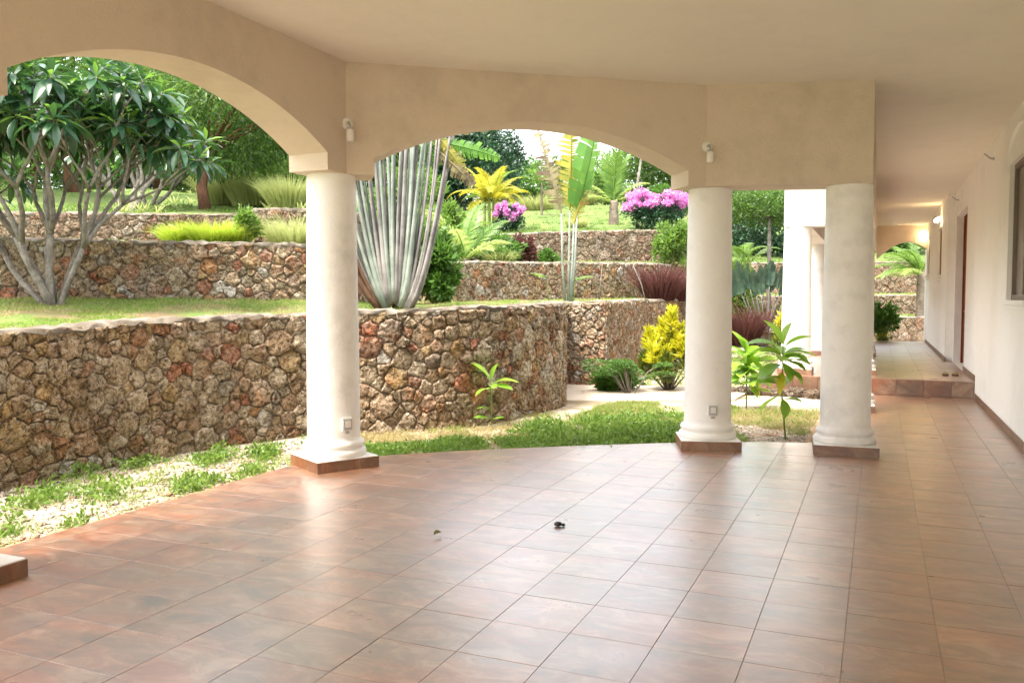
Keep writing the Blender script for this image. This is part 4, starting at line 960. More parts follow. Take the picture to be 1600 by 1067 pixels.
# bougainvilleas
def bougainvillea(px, d, z0, w_, h, label, seed):
    root, PP = shrub(px, d, z0, w_, h, 'dark', 0.10, int(5200 * w_ / 2.3), label, 'bougainvillea', seed=seed, clumps=22, up=0.1, bark='bark_grey', low=0.2)
    x, y = plan(px, d); rs = random.Random(seed); B = []; 
    for k in range(int(52 * w_ / 2.3) + 10):
        a = rs.uniform(0, 6.28); rr = math.sqrt(rs.random()) * 0.5; sx, sy = math.cos(a) * rr * w_, math.sin(a) * rr * w_ * 0.7
        cz = h * (0.58 + 0.44 * rs.random() * math.sqrt(max(0, 1 - (rr * 2) ** 2 * 0.7)))
        if rs.random() < 0.25: cz -= h * 0.2 * rs.random()
        p, _ = ball_points(150, (x + RX * sx + FWX * sy, y + RY * sx + FWY * sy, z0 + cz), (w_ * 0.085, w_ * 0.085, h * 0.10), 0.2); B.append(p)
    B = np.concatenate(B); leaf_cloud('blossom', B, rand_dirs(len(B), 0.4), rng.uniform(0.05, 0.10, len(B)), rng.uniform(0.045, 0.085, len(B)), M['pink'], root, 'stuff')
bougainvillea(1022, 29.6, hill_z(1022, 29.6) - 0.1, 2.25, 1.45, 'large pink bougainvillea on the third wall', 61)
bougainvillea(795, 28.0, hill_z(795, 28.0) - 0.1, 0.95, 1.0, 'small pink bougainvillea beside the golden palm', 62)

# ------------------------------------------------------------------ grasses as clumps
def clump(px, d, z0, w_, h, mat, n, label, name='grass_clump', wd=0.012, bend=0.7, spread=0.55, cat='grass clump', group=None, seed=None):
    x, y = plan(px, d); root = empty(name, (x, y, z0), label, cat, group)
    a = rng.uniform(0, 6.28, n); r = np.sqrt(rng.random(n)) * w_ * 0.28
    P = np.stack([x + np.cos(a) * r, y + np.sin(a) * r, np.full(n, z0)], 1)
    t = rng.random(n) * spread * 1.4; D = unit(np.stack([np.cos(a) * np.sin(t), np.sin(a) * np.sin(t), np.cos(t)], 1))
    blades('blade_tuft', P, D, h * rng.uniform(0.5, 1.15, n), wd, bend * rng.uniform(0.4, 1.3, n), M[mat], root, 'stuff'); return root
G_G = 'ornamental grass clumps on the terraces'
for k, (px, d, w_, h, lb) in enumerate([(292, 13.0, 0.9, 0.46, 'left'), (332, 12.9, 1.0, 0.52, 'middle'), (362, 13.05, 0.8, 0.46, 'right')]):
    clump(px, d, t2z(px, d), w_, h, 'clump', 1500, f'{lb} of the three bright yellow-green grass clumps above the second wall', wd=0.010, bend=0.9, group=G_G)
clump(462, 13.5, t2z(462, 13.5), 1.1, 0.75, 'pale_grass', 1300, 'wispy pale grass clump beside the first column', wd=0.008, bend=1.0, group=G_G)
for k, (px, d, w_, h, lb) in enumerate([(355, 23.5, 2.0, 1.25, 'tall pale grass just right of the red-brown trunk'), (408, 23.0, 2.4, 1.35, 'tallest pale grass stand on the slope above the third wall'), (455, 20.0, 1.6, 0.9, 'pale grass tuft on the dark projecting wall end')]):
    clump(px, d, hill_z(px, d), w_, h, 'pale_grass', 2600, lb, wd=0.012, bend=0.6, spread=0.35, group=G_G)
for k, (px, d, z0, w_, h, lb) in enumerate([(1030, 20.6, t1z(1030, 20.6), 1.5, 1.05, 'dark red fountain grass above the yellow croton'), (1062, 21.8, t1z(1062, 21.8), 1.4, 0.95, 'dark red fountain grass half hidden by the second column'),
                                           (1162, 22.0, 0.35, 1.35, 1.25, 'purple-brown fountain grass seen in the square opening')]):
    clump(px, d, z0, w_ * 0.8, h * 1.1, 'purple', 1500, lb, wd=0.012, bend=0.65, spread=0.42, group=G_G)
for k, (px, d, lb) in enumerate([(780, 20.6, 'yellowish grass tuft at the foot of the purple mound'), (840, 47, 'pale grass tuft on the upper lawn by the small palm'), (905, 50, 'long pale grass patch on the upper lawn'), (900, 29.3, 'small dry grass tuft on top of the third wall')]):
    z_ = t2z(px, d) if d < 25 else hill_z(px, d); s_ = 1 if d < 35 else 2.6
    clump(px, d, z_, 1.0 * s_, 0.45 * s_, 'pale_grass', 900, lb, wd=0.012 * s_, bend=0.8, group=G_G)

# ------------------------------------------------------------------ palms
def frond_mesh(name, mat, L=1.0, droop=1.0, n=34, lf=0.3, wd=0.02, hang=0.35, seed=0, up=0.15, start=0.14):
    """along +X, rising then bending down; leaflets both sides"""
    rs = random.Random(seed); V = []; F = []; pts = []; a = up; p = [0.0, 0.0]; K = 16
    for k in range(K + 1):
        pts.append(tuple(p)); t = k / K; a = up - droop * t ** 1.4; p = [p[0] + math.cos(a) * L / K, p[1] + math.sin(a) * L / K]
    m = MB(); m.tube([(x, 0, z) for x, z in pts], [0.016 * L * (1 - 0.8 * k / K) + 0.002 for k in range(K + 1)], 5); V += m.v; F += m.f
    for i in range(n):
        t = start + (0.99 - start) * i / (n - 1); k = min(K - 1, int(t * K)); fr = t * K - k
        x = pts[k][0] + (pts[k + 1][0] - pts[k][0]) * fr; z = pts[k][1] + (pts[k + 1][1] - pts[k][1]) * fr; tx, tz = pts[k + 1][0] - pts[k][0], pts[k + 1][1] - pts[k][1]
        q = math.hypot(tx, tz); tx /= q; tz /= q
        l = lf * L * (0.35 + 0.65 * math.sin(math.pi * min(1, 0.12 + 0.86 * t))) * rs.uniform(0.85, 1.1); fwd = 0.35 + 0.9 * t * t
        for sd in (-1, 1):
            dx, dy, dz = tx * fwd, sd, tz * fwd + 0.25 - hang * rs.uniform(0.5, 1.2); nn = math.sqrt(dx * dx + dy * dy + dz * dz); dx /= nn; dy /= nn; dz /= nn
            w_ = wd * L * rs.uniform(0.8, 1.1); b = len(V)
            mx, my, mz = x + dx * l * 0.5, dy * l * 0.5, z + dz * l * 0.5 + 0.03 * l; ex, ey, ez = x + dx * l, dy * l * 0.97, z + dz * l - hang * l * 0.35
            V += [(x - tx * w_ * 0.3, 0, z - tz * w_ * 0.3), (x + tx * w_ * 0.3, 0, z + tz * w_ * 0.3), (mx + tx * w_ * 0.5, my, mz + tz * w_ * 0.5), (mx - tx * w_ * 0.5, my, mz - tz * w_ * 0.5), (ex, ey, ez)]
            F += [(b, b + 1, b + 2, b + 3), (b + 3, b + 2, b + 4)]
    me = bpy.data.meshes.new(name); me.from_pydata(V, [], F); finish(me, mat, False); return me
def palm(px, d, z0, trunk_h, trunk_r, fronds, meshes, label, name='palm_tree', lean=(0, 0), bark='bark_palm', seed=0, stems=1, group=None):
    rs = random.Random(seed); x, y = plan(px, d); root = empty(name, (x, y, z0), label, 'palm', group)
    tb = MB(); crowns = []
    for k in range(stems):
        o = Vector((0, 0, 0)) if stems == 1 else Vector((rs.uniform(-0.25, 0.25), rs.uniform(-0.25, 0.25), 0)); b = Vector((x, y, z0 - 0.1)) + o
        tp = b + Vector((RX * lean[0] + FWX * lean[1], RY * lean[0] + FWY * lean[1], trunk_h + 0.1)); N = 12; pts = [b.lerp(tp, i / N) + Vector((0, 0, 0)) for i in range(N + 1)]
        tb.tube(pts, [trunk_r * (1.18 - 0.35 * i / N) * (1.07 if i % 2 else 1.0) for i in range(N + 1)], 12); crowns.append(tp)
    tb.build('trunk', M[bark], root, smooth=True)
    for i, f in enumerate(fronds):
        side, away, pitch, L = f[:4]; tp = crowns[i % len(crowns)]; h = math.hypot(side, away) or 1; sx, sy = rd(side / h, away / h)
        dr = Vector((sx * math.cos(pitch), sy * math.cos(pitch), math.sin(pitch))); put('frond', rs.choice(meshes) if len(f) < 5 else meshes[f[4]], root, tp - Vector((0, 0, rs.uniform(0, 0.12 * L))), aim(dr, roll=rs.uniform(-0.35, 0.35)), L)
    return root
PF = [frond_mesh('frond', M['palm'], 1, 0.9, 36, 0.26, 0.022, 0.3, 1), frond_mesh('frond', M['palm'], 1, 1.5, 36, 0.25, 0.02, 0.5, 2), frond_mesh('frond', M['palm_pale'], 1, 1.1, 36, 0.27, 0.022, 0.45, 3)]
GF = [frond_mesh('frond', M['palm_y'], 1, 1.2, 30, 0.24, 0.024, 0.25, 4), frond_mesh('frond', M['palm_y'], 1, 1.8, 30, 0.24, 0.024, 0.35, 5), frond_mesh('frond', M['lime'], 1, 1.4, 30, 0.24, 0.024, 0.3, 6)]
palm(728, 18.9, t2z(728, 18.9), 0.12, 0.09, [(-0.5, -0.3, 1.05, 1.65, 2), (-0.9, 0.2, 0.75, 1.5, 2), (0.55, 0.2, 1.0, 1.45, 0), (0.9, -0.4, 0.6, 1.2, 2), (0.2, 0.6, 1.25, 1.5, 0), (-0.2, -0.8, 0.8, 1.2, 2), (0.5, -0.6, 0.5, 1.0, 2), (-0.7, -0.6, 0.45, 1.0, 2)], PF, 'young coconut palm with arching fronds on the second tier', 'coconut_palm', seed=71)
palm(765, 29.0, hill_z(765, 29.0) - 0.2, 1.25, 0.05, [(math.cos(a) , math.sin(a), p, l * 1.15) for a, p, l in ((0, 0.7, 1.2), (0.6, 1.0, 1.3), (1.3, 1.2, 1.3), (2.0, 1.0, 1.3), (2.7, 0.8, 1.25), (3.2, 0.6, 1.25), (3.9, 0.9, 1.2), (4.7, 0.7, 1.2), (5.4, 0.8, 1.25), (0.3, 1.3, 1.3), (3.0, 1.25, 1.35), (5.0, 1.2, 1.2), (4.2, 0.45, 1.1), (5.8, 0.4, 1.1), (2.4, 0.3, 1.1), (0.2, 0.95, 1.2), (0.9, 0.5, 1.15), (1.6, 0.7, 1.15), (2.9, 1.05, 1.2), (3.5, 0.35, 1.1), (4.5, 1.0, 1.2), (5.1, 0.35, 1.1), (5.6, 1.1, 1.2), (6.1, 0.6, 1.15), (3.9, 1.25, 1.25), (4.9, 0.6, 1.1))], GF, 'golden yellow palm glowing in the middle of the garden', 'golden_palm', seed=72, stems=5, bark='stem')
palm(700, 23.0, t2z(700, 23.0), 0.6, 0.06, [(math.cos(a), math.sin(a), p, 1.6, 2) for a, p in ((0, 0.8), (0.8, 1.0), (1.6, 1.2), (2.4, 1.0), (3.1, 0.8), (4.0, 0.9), (5.2, 0.9), (0.4, 1.25), (3.5, 1.2))], GF, 'lime green palm half hidden behind the fan palm', 'golden_palm', seed=73, stems=3, bark='stem')
palm(958, 33.5, hill_z(958, 33.5), 0.95, 0.18, [(0.06, -0.2, 1.5, 2.6, 0), (-0.2, 0.2, 1.42, 2.4, 0), (0.25, 0, 1.38, 2.3, 0), (-0.7, 0, 0.85, 1.6, 2), (0.8, 0, 0.8, 1.6, 2), (-0.9, -0.3, 0.45, 1.3, 2), (0.9, -0.2, 0.35, 1.3, 2), (0.4, 0.6, 0.9, 1.8, 1), (-0.4, 0.6, 1.1, 2.0, 0)], PF, 'coconut palm with thick stubby trunk and upright fronds on the upper lawn', 'coconut_palm', seed=74)
palm(846, 40.0, hill_z(846, 40.0), 1.5, 0.05, [(math.cos(a), math.sin(a), p, 1.2, 0) for a, p in ((0, 0.5), (0.9, 0.9), (1.9, 1.0), (3.0, 0.5), (3.9, 0.8), (5.3, 0.7), (0.3, 1.2), (3.4, 1.2))], PF, 'small thin-trunked palm on the upper lawn', 'small_palm', seed=75)
palm(1437, 30.4, 0.05, 2.45, 0.14, [(-1, -0.1, 0.75, 2.0, 1), (-0.9, 0.3, 1.0, 2.0, 1), (-0.6, -0.5, 0.9, 1.9, 1), (-0.3, 0.6, 1.25, 1.8, 0), (0.6, 0.2, 1.0, 1.6, 0), (0.4, -0.4, 1.2, 1.5, 1), (-0.9, -0.35, 0.4, 1.8, 1), (-0.9, 0.5, 0.55, 1.9, 1), (-1, 0.1, 0.2, 1.7, 2), (-0.7, -0.7, 0.3, 1.6, 2)], PF, 'palm with pale ringed trunk just beyond the corridor end', 'palm_tree', seed=76)
palm(1165, 31.0, 0.9, 2.0, 0.05, [(math.cos(a), math.sin(a), p, 1.3, 1) for a, p in ((0, 0.9), (1.0, 1.1), (2.2, 1.0), (3.3, 0.8), (4.4, 0.9), (5.4, 0.9))], PF, 'slender stemmed palms behind the lime bush in the square opening', 'slender_palm', seed=77, stems=3, bark='stem')

# traveller's palm: two-ranked fan of stalks
def fan_palm(px, d, z0, n, H, fan, wide, label, seed, blades_on=True, turn=0.0, blade_len=1.5, r=0.05, mats=None, bmat='banana'):
    rs = random.Random(seed); x, y = plan(px, d); root = empty('fan_palm', (x, y, z0), label, 'palm')
    ax = Vector((RX * math.cos(turn) + FWX * math.sin(turn), RY * math.cos(turn) + FWY * math.sin(turn), 0)); ay = Vector((-ax.y, ax.x, 0)); b0 = Vector((x, y, z0))
    for i in range(n):
        u = -1 + 2 * i / (n - 1); lift = 0.02 + 0.16 * (1 - abs(u)) ** 1.1 * min(1.0, H / 2.5); off = (0.07 if i % 2 else -0.07) * (1.2 - abs(u) * 0.3) + rs.uniform(-0.03, 0.03); h = H * rs.uniform(0.9, 1.1)
        ang = u * (fan[0] if u < 0 else fan[1]) + rs.uniform(-0.02, 0.02)
        pts = []; rad = []; wob = rs.uniform(-0.035, 0.035); rr_ = r * rs.uniform(0.7, 1.2)
        for k in range(13):
            t = k / 12; q = u * wide * (1 - 0.45 * math.exp(-t * 9)) + h * t * math.tan(ang) * (1 - 0.22 * t) + wob * math.sin(t * 3.1)
            pts.append(b0 + ax * q + ay * off * (1.2 - 0.7 * t) + Vector((0, 0, lift * (1 - t * 0.4) + h * t * (1 - 0.12 * abs(u)) - 0.06)))
            rad.append(rr_ * (0.75 + 1.75 * math.exp(-t * 3.2)))
        m = MB(); m.tube(pts, rad, 8, flat=0.62)
        key = mats[i % len(mats)] if mats else 'stalk'
        if abs(u) > 0.72 and mats: key = 'stalk_p' if u > 0 else ('stalk_b' if abs(u) > 0.86 else 'stalk_p')
        st_ = m.build('leaf_stalk', M[key], root, smooth=True)
        if blades_on:
            tip = pts[-1]; dr = (pts[-1] - pts[-3]).normalized()
            bl = torn_leaf(M['banana_d' if (u > 0.55 and i % 3 == 0) else bmat], blade_len * rs.uniform(0.85, 1.1), blade_len * 0.34, 0.5 + 0.6 * abs(u) * rs.random(), rs.randint(0, 999), 0.25)
            o = put('leaf_blade', bl, root, tip, aim(dr, up=ay + Vector((0, 0, 0.2)), roll=rs.uniform(-0.5, 0.5)), 1.0)
    if blades_on and H > 2:                                    # lower blades bending over to one side
        for k, (uu, zz, L_, a_, mt) in enumerate(((0.62, 2.30, 0.75, -0.75, 'banana_d'), (0.68, 2.42, 0.9, -0.25, 'banana'), (0.60, 2.55, 0.8, -0.95, 'banana_y'), (0.74, 2.6, 1.0, 0.2, 'banana_d'))):
            put('leaf_blade', torn_leaf(M[mt], L_, 0.34, 0.7, 300 + k, 0.8, 0.6, 30), root, b0 + ax * uu + Vector((0, 0, zz)), aim(ax * math.cos(a_) + Vector((0, 0, math.sin(a_))) - ay * 0.2, up=-ay), 1.0)
    # matted old sheaths at the foot
    sh = MB()
    for k in range(16):
        u = rs.uniform(-1, 0.2); p0 = b0 + ax * (u * 0.22) + ay * rs.uniform(-0.09, 0.09) - Vector((0, 0, 0.05))
        sh.tube([p0, p0 + ax * (u * 0.14) + Vector((0, 0, 0.18)), p0 + ax * (u * 0.24) + Vector((0, 0, rs.uniform(0.28, 0.5)))], [0.045, 0.04, 0.008], 6, flat=0.5)
    sh.build('old_sheaths', M['stalk_b'], root, smooth=True)
    return root
def torn_leaf(mat, L, Wd, droop, seed, tear, hang=0.0, n=26):
    """banana-like blade along +X: midrib plus strips split by tears"""
    rs = random.Random(seed); V = []; F = []; K = 14; pts = []; a = 0.05; p = [0.0, 0.0]
    for k in range(K + 1):
        pts.append(tuple(p)); a = 0.05 - droop * (k / K) ** 1.5; p = [p[0] + math.cos(a) * L / K, p[1] + math.sin(a) * L / K]
    m = MB(); m.tube([(x, 0, z) for x, z in pts], [0.018 * (1 - 0.8 * k / K) for k in range(K + 1)], 5); V += m.v; F += m.f
    def mid(t):
        k = min(K - 1, int(t * K)); fr = t * K - k; return (pts[k][0] + (pts[k + 1][0] - pts[k][0]) * fr, pts[k][1] + (pts[k + 1][1] - pts[k][1]) * fr)
    for sd in (-1, 1):
        i = 0
        while i < n:
            w_ = rs.choice((1, 1, 2, 3)) if tear > 0.4 else rs.choice((2, 3, 4, 6)); j = min(n, i + w_); t0, t1 = 0.03 + 0.97 * i / n, 0.03 + 0.97 * j / n; dz = -hang * rs.uniform(0.3, 1.3) + rs.uniform(-0.06, 0.06) - (rs.uniform(0, 0.5) * tear)
            x0, z0 = mid(t0); x1, z1 = mid(t1); gp = (0.003 + 0.007 * tear) * L; b = len(V); lenf = 1 - rs.random() ** 2 * 0.45 * tear
            for s_ in (0, 0.5, 1.0):
                for (xx, zz, tt) in ((x0 + gp * s_, z0, t0), (x1 - gp * s_ * 2, z1, t1)):
                    wl = Wd * 0.5 * math.sin(math.pi * min(0.98, 0.10 + 0.86 * tt) ** 0.85) ** 0.6 * s_ * lenf
                    V.append((xx + wl * 0.35 * (1 - tt * 0.3), sd * wl * (1 - 0.25 * s_ * max(0, -dz)), zz + wl * 0.25 * (1 - s_) + dz * wl * s_))
            F += [(b, b + 1, b + 3, b + 2), (b + 2, b + 3, b + 5, b + 4)]; i = j
    me = bpy.data.meshes.new('leaf_blade'); me.from_pydata(V, [], F); finish(me, mat, False); return me
fan_palm(617, 12.35, t1z(617, 12.35), 40, 3.0, (0.40, 0.22), 0.32, 'tall fan palm with a flat fan of pale stalks beside the first column', 81, True, 0.12, 1.5, 0.034, ['stalk', 'stalk', 'stalk_p', 'stalk', 'stalk_p'])
fan_palm(1196, 25.0, 0.55, 16, 1.25, (0.85, 0.85), 0.1, 'dark young fan palm seen through the square opening', 82, True, 0.2, 0.9, 0.03, ['stalk_p'], 'fan_dark')
# tall stalks with three ragged blades
def ragged(px, d, z0, label):
    x, y = plan(px, d); root = empty('banana_plant', (x, y, z0), label, 'banana plant'); up = Vector((0, 0, 1)); sd = Vector((RX, RY, 0)); aw = Vector((FWX, FWY, 0)); b = Vector((x, y, z0 - 0.05))
    H = zrow(326, d) - z0
    for (o, tx, top, mat, L, Wd, dr, tear, hang, lean, key) in ((0.0, 0.02, 1.0, 'banana_y', 1.85, 0.85, 0.15, 1.0, 0.7, 0.02, 1), (-0.10, -0.14, 0.97, 'banana_d', 1.75, 0.62, 0.55, 1.0, 0.8, -0.28, 2),
                                                    (0.09, 0.16, 0.98, 'banana', 1.9, 0.70, 0.25, 0.15, 0.45, 0.24, 3), (0.05, 0.10, 0.86, 'banana_y', 1.0, 0.45, 0.5, 0.9, 0.9, 0.28, 4)):
        m = MB(); t_ = b + sd * tx + up * H * top; m.tube([b + sd * o * 0.6, b.lerp(t_, 0.5) + sd * o * 0.5, t_], [0.034, 0.024, 0.016], 8); m.build('leaf_stalk', M['stalk'], root, smooth=True)
        put('leaf_blade', torn_leaf(M[mat], L, Wd, dr, 30 + key, tear, hang, 40), root, t_, aim((sd * lean + up + aw * -0.05), up=-aw if key != 3 else (-aw + sd * 0.8), roll=0.0), 1.0)
    for k, (sx, h, a) in enumerate(((-0.42, 0.55, 2.6), (0.12, 0.5, 0.4))):
        put('leaf_blade', torn_leaf(M['lime'], 0.38, 0.2, 0.6, 50 + k, 0.1, 0.2, 10), root, b + sd * sx + up * h, aim(sd * math.cos(a) + up * 0.35 - aw * 0.4), 1.0)
        m = MB(); m.tube([b + sd * sx * 0.9, b + sd * sx + up * h], [0.012, 0.008], 6); m.build('leaf_stalk', M['stem'], root, smooth=True)
ragged(888, 16.6, t1z(888, 16.6), 'banana-like plant with tall bare stalks and ragged yellowing blades')

# ------------------------------------------------------------------ yellow crotons
def croton(px, d, z0, w_, h, label, seed, n=1500, leaf=0.15):
    rs = random.Random(seed); x, y = plan(px, d); root = empty('croton_bush', (x, y, z0), label, 'bush', 'yellow croton bushes'); tb = MB(); A = []; B = []
    for k in range(26):
        a = rs.uniform(0, 6.28); rr = math.sqrt(rs.random()); hh = h * (0.30 + 0.66 * rs.random() ** 0.8 * (1 - 0.35 * rr)); sx, sy = math.cos(a) * rr * w_ * 0.42, math.sin(a) * rr * w_ * 0.4
        if k == 0: sx, sy, hh = 0.05, 0, h * 0.96
        c = Vector((x + RX * sx + FWX * sy, y + RY * sx + FWY * sy, z0 + hh)); tb.tube([(x, y, z0 - 0.03), Vector((x, y, z0)).lerp(c, 0.55) + Vector((RX * sx, RY * sx, 0)) * 0.25, c], [0.02, 0.014, 0.006], 6)
        m = max(10, n // 26); t = rng.random(m); p = np.array(c)[None] - np.outer(1 - t, (0, 0, 0.26 * h / 1.4)); e = 0.1 + 1.0 * t; aa = rng.uniform(0, 6.28, m)
        dd = unit(np.stack([np.cos(aa) * np.cos(e), np.sin(aa) * np.cos(e), np.sin(e)], 1)); yel = hh > h * 0.47 + rs.uniform(-0.08, 0.08)
        (A if yel else B).append((p, dd))
        if yel: B.append((p[: m // 4] - np.array([0, 0, 0.3]), dd[: m // 4]))
    tb.build('stem', M['bark_grey'], root, smooth=True)
    for nm, S, mt in (('young_leaves', A, 'croton'), ('leaves', B, 'croton_g')):
        if not S: continue
        P = np.concatenate([s_[0] for s_ in S]); D = np.concatenate([s_[1] for s_ in S]); P[:, 2] = np.maximum(P[:, 2], z0 + 0.04)
        leaf_cloud(nm, P, D, rng.uniform(0.7, 1.2, len(P)) * leaf, leaf * 0.26, M[mt], root, 'stuff')
croton(1046, 14.9, ZG, 1.05, 1.50, 'bright yellow croton bush left of the second column', 91, 2600, 0.17)
croton(1222, 19.5, ZG + 0.1, 0.5, 1.35, 'yellow croton peeping out behind the sunlit bay column', 92, 800, 0.16)
croton(1379, 26.2, ZG + 0.15, 0.55, 0.62, 'small yellow croton beyond the corridor end', 93, 500, 0.13)

# ------------------------------------------------------------------ saplings with separate leaves
SAP = [leaf_mesh('leaf', M['sapling'], 1, w_, 0.62, c_, 6, f_) for w_, c_, f_ in ((0.46, 0.25, 0.18), (0.52, 0.42, 0.14), (0.42, 0.12, 0.26))]
SAP_G = leaf_mesh('leaf', M['sapling'], 1, 0.5, 0.6, 0.35, 6, 0.15); SAP_Y = leaf_mesh('leaf', M['croton'], 1, 0.4, 0.55, 0.7, 6, 0.15)
def sapling(px, row, name, label, stem_h, leaves, r=0.011, bend=(0, 0), d=None, z0=None, big=1.2, extra=0):
    d = d or (EYE - ZG) * FPX / (row - 465.0); x, y = plan(px, d); z0 = garden_z(x, y) if z0 is None else z0; root = empty(name, (x, y, z0), label, 'sapling'); b = Vector((x, y, z0 - 0.03)); tp = b + Vector((RX * bend[0], RY * bend[0], stem_h))
    m = MB(); m.tube([b, b.lerp(tp, 0.5) + Vector((RX, RY, 0)) * bend[1], tp], [r, r * 0.8, r * 0.5], 7); m.build('stem', M['stem'], root, smooth=True)
    rs = random.Random(px); leaves = leaves + [(rs.uniform(0.45, 1.0), rs.uniform(-1, 1), rs.uniform(-0.9, 0.6), rs.uniform(-0.3, 0.9), rs.uniform(0.2, 0.36), rs.randint(0, 2)) for _ in range(extra)]
    for (t, side, away, up, L, kind) in leaves:
        p = b.lerp(tp, t) + Vector((RX, RY, 0)) * bend[1] * (1 - abs(2 * t - 1)); sx, sy = rd(side, away)
        put('leaf', SAP_Y if kind == 'y' else SAP_G if kind == 'g' else SAP[int(kind)], root, p, aim((sx, sy, up), roll=random.uniform(-0.3, 0.3)), L * big)
    return root
sapling(1231, 689, 'sapling', 'slim sapling with large lime leaves growing between the two right columns', 1.12, [
    (1.0, -0.5, -0.2, 1.0, 0.36, 0), (0.98, -1.0, -0.1, 0.55, 0.36, 1), (0.97, -1.0, 0.3, 0.1, 0.34, 0), (1.0, 0.3, 0.2, 1.0, 0.28, 2), (0.93, 1.0, 0.0, 0.25, 0.33, 'g'), (0.95, 0.9, -0.3, -0.15, 0.30, 'g'), (0.88, 1.0, 0.4, 0.15, 0.30, 0), (0.86, 0.6, -0.7, -0.1, 0.27, 0),
    (0.82, -0.9, -0.4, -0.1, 0.30, 1), (0.80, 0.8, 0.1, -0.35, 0.28, 'g'), (0.9, -0.3, -0.9, 0.1, 0.27, 0), (0.78, -0.7, 0.5, -0.1, 0.27, 1), (0.75, -0.4, -0.8, -0.6, 0.22, 'y'), (0.9, 0.1, 0.9, 0.4, 0.3, 2), (0.99, 0.7, -0.4, 0.6, 0.3, 0), (0.84, 0.2, -0.9, -0.4, 0.24, 1)], 0.011, (-0.05, -0.03), big=1.15, extra=14)
sapling(1168, 640, 'sapling', 'bushier lime sapling with a yellow leaf behind the second column', 0.85, [
    (1.0, -0.4, 0, 1, 0.36, 0), (0.95, 0.8, -0.2, 0.6, 0.40, 1), (0.95, -0.9, 0.1, 0.5, 0.36, 0), (0.85, 0.9, 0.2, 0.2, 0.38, 2), (0.8, -0.8, -0.4, 0.1, 0.34, 1), (0.75, 0.5, -0.8, 0.1, 0.34, 0), (0.65, 0.8, -0.3, -0.5, 0.30, 'y'), (0.6, -0.6, -0.5, 0.1, 0.32, 0), (0.55, 0.9, 0.2, 0.1, 0.32, 1), (0.45, -0.7, -0.3, 0.2, 0.3, 2), (0.35, 0.6, -0.4, 0.2, 0.3, 0), (0.7, 0.1, -1, 0.3, 0.34, 2), (0.5, -0.1, -1, 0.4, 0.3, 1), (0.9, 0.2, -0.8, 0.7, 0.34, 0)], 0.012, big=1.25, extra=26)
sapling(768, 668, 'sapling', 'bright lime sapling in front of the lowest stone wall', 0.62, [
    (1.0, -0.7, -0.1, 1.0, 0.30, 0), (1.0, 0.25, -0.2, 1.0, 0.22, 2), (0.95, 1.0, 0.0, 0.45, 0.28, 1), (0.9, 0.9, -0.4, 0.1, 0.24, 0), (0.85, -0.6, -0.5, 0.1, 0.22, 1), (0.9, 0.1, -0.9, 0.1, 0.24, 2), (0.85, 0.3, 0.8, 0.3, 0.24, 0), (0.4, -0.8, -0.2, 0.5, 0.16, 1), (0.2, -0.9, -0.4, 0.4, 0.2, 0), (0.2, 0.8, -0.4, 0.3, 0.16, 2)], 0.010)
# low feathery plant with flat fronds by the path wall
x, y = plan(985, 14.4); root = empty('feathery_plant', (x, y, ZG), 'low feathery plant with flat green fronds beside the pale path', 'plant'); b = Vector((x, y, ZG))
m = MB(); PP = []; DD = []; rs = random.Random(12)
for k in range(15):                                          # flat pads of tiny leaflets on thin stems
    a_ = rs.uniform(-1, 1) * 0.62; b_ = rs.uniform(-0.35, 0.35); hz = 0.34 + 0.24 * rs.random() + 0.08 * (1 - abs(a_)); sx, sy = rd(a_, b_); c_ = b + Vector((sx, sy, hz))
    m.tube([b + Vector((sx, sy, 0)) * 0.1, b.lerp(c_, 0.55) + Vector((0, 0, 0.10)), c_], [0.009, 0.007, 0.004], 6)
    n_ = 420; r_ = rs.uniform(0.14, 0.24); aa = rng.uniform(0, 6.28, n_); rr = np.sqrt(rng.random(n_)) * r_; tilt = rs.uniform(-0.2, 0.2)
    P_ = np.stack([c_.x + np.cos(aa) * rr, c_.y + np.sin(aa) * rr, c_.z - 0.35 * rr * rr / r_ + tilt * np.cos(aa) * rr + rng.normal(size=n_) * 0.012], 1); PP.append(P_)
    DD.append(unit(np.stack([np.cos(aa), np.sin(aa), rng.normal(size=n_) * 0.25 - 0.1], 1) + rng.normal(size=(n_, 3)) * 0.3))
m.build('stem', M['bark_grey'], root, smooth=True)
PP = np.concatenate(PP); leaf_cloud('foliage', PP, np.concatenate(DD), rng.uniform(0.025, 0.05, len(PP)), rng.uniform(0.012, 0.02, len(PP)), M['green'], root, 'stuff')
shrub(968, 14.9, ZG, 0.95, 0.5, 'green', 0.09, 2200, 'low green undergrowth at the foot of the wall by the path', seed=95, clumps=14)
# bare twigs on the second tier
for k, (px, d, h, bx, lb) in enumerate(((936, 16.9, 0.75, 0.06, 'thin bare whitish sapling against the second tier wall'), (1010, 18.6, 0.8, -0.3, 'slanting thin pale stick beside the dark red grass'), (932, 23.8, 0.9, 0.0, 'thin dark stake before the third tier wall'))):
    x, y = plan(px, d); z_ = t1z(px, d) if d < 20 else t2z(px, d); m = MB(); m.tube([(x, y, z_ - 0.05), (x + RX * bx * 0.4, y + RY * bx * 0.4, z_ + h * 0.5), (x + RX * bx, y + RY * bx, z_ + h)], [0.013, 0.01, 0.006], 6)
    m.tube([(x + RX * bx * 0.3, y + RY * bx * 0.3, z_ + h * 0.4), (x + RX * (bx + 0.12), y + RY * (bx + 0.12), z_ + h * 0.8)], [0.007, 0.004], 5)
    tag(m.build('bare_twig', M['bark_grey'], smooth=True), lb, 'twig', 'thin bare sticks on the terraces')

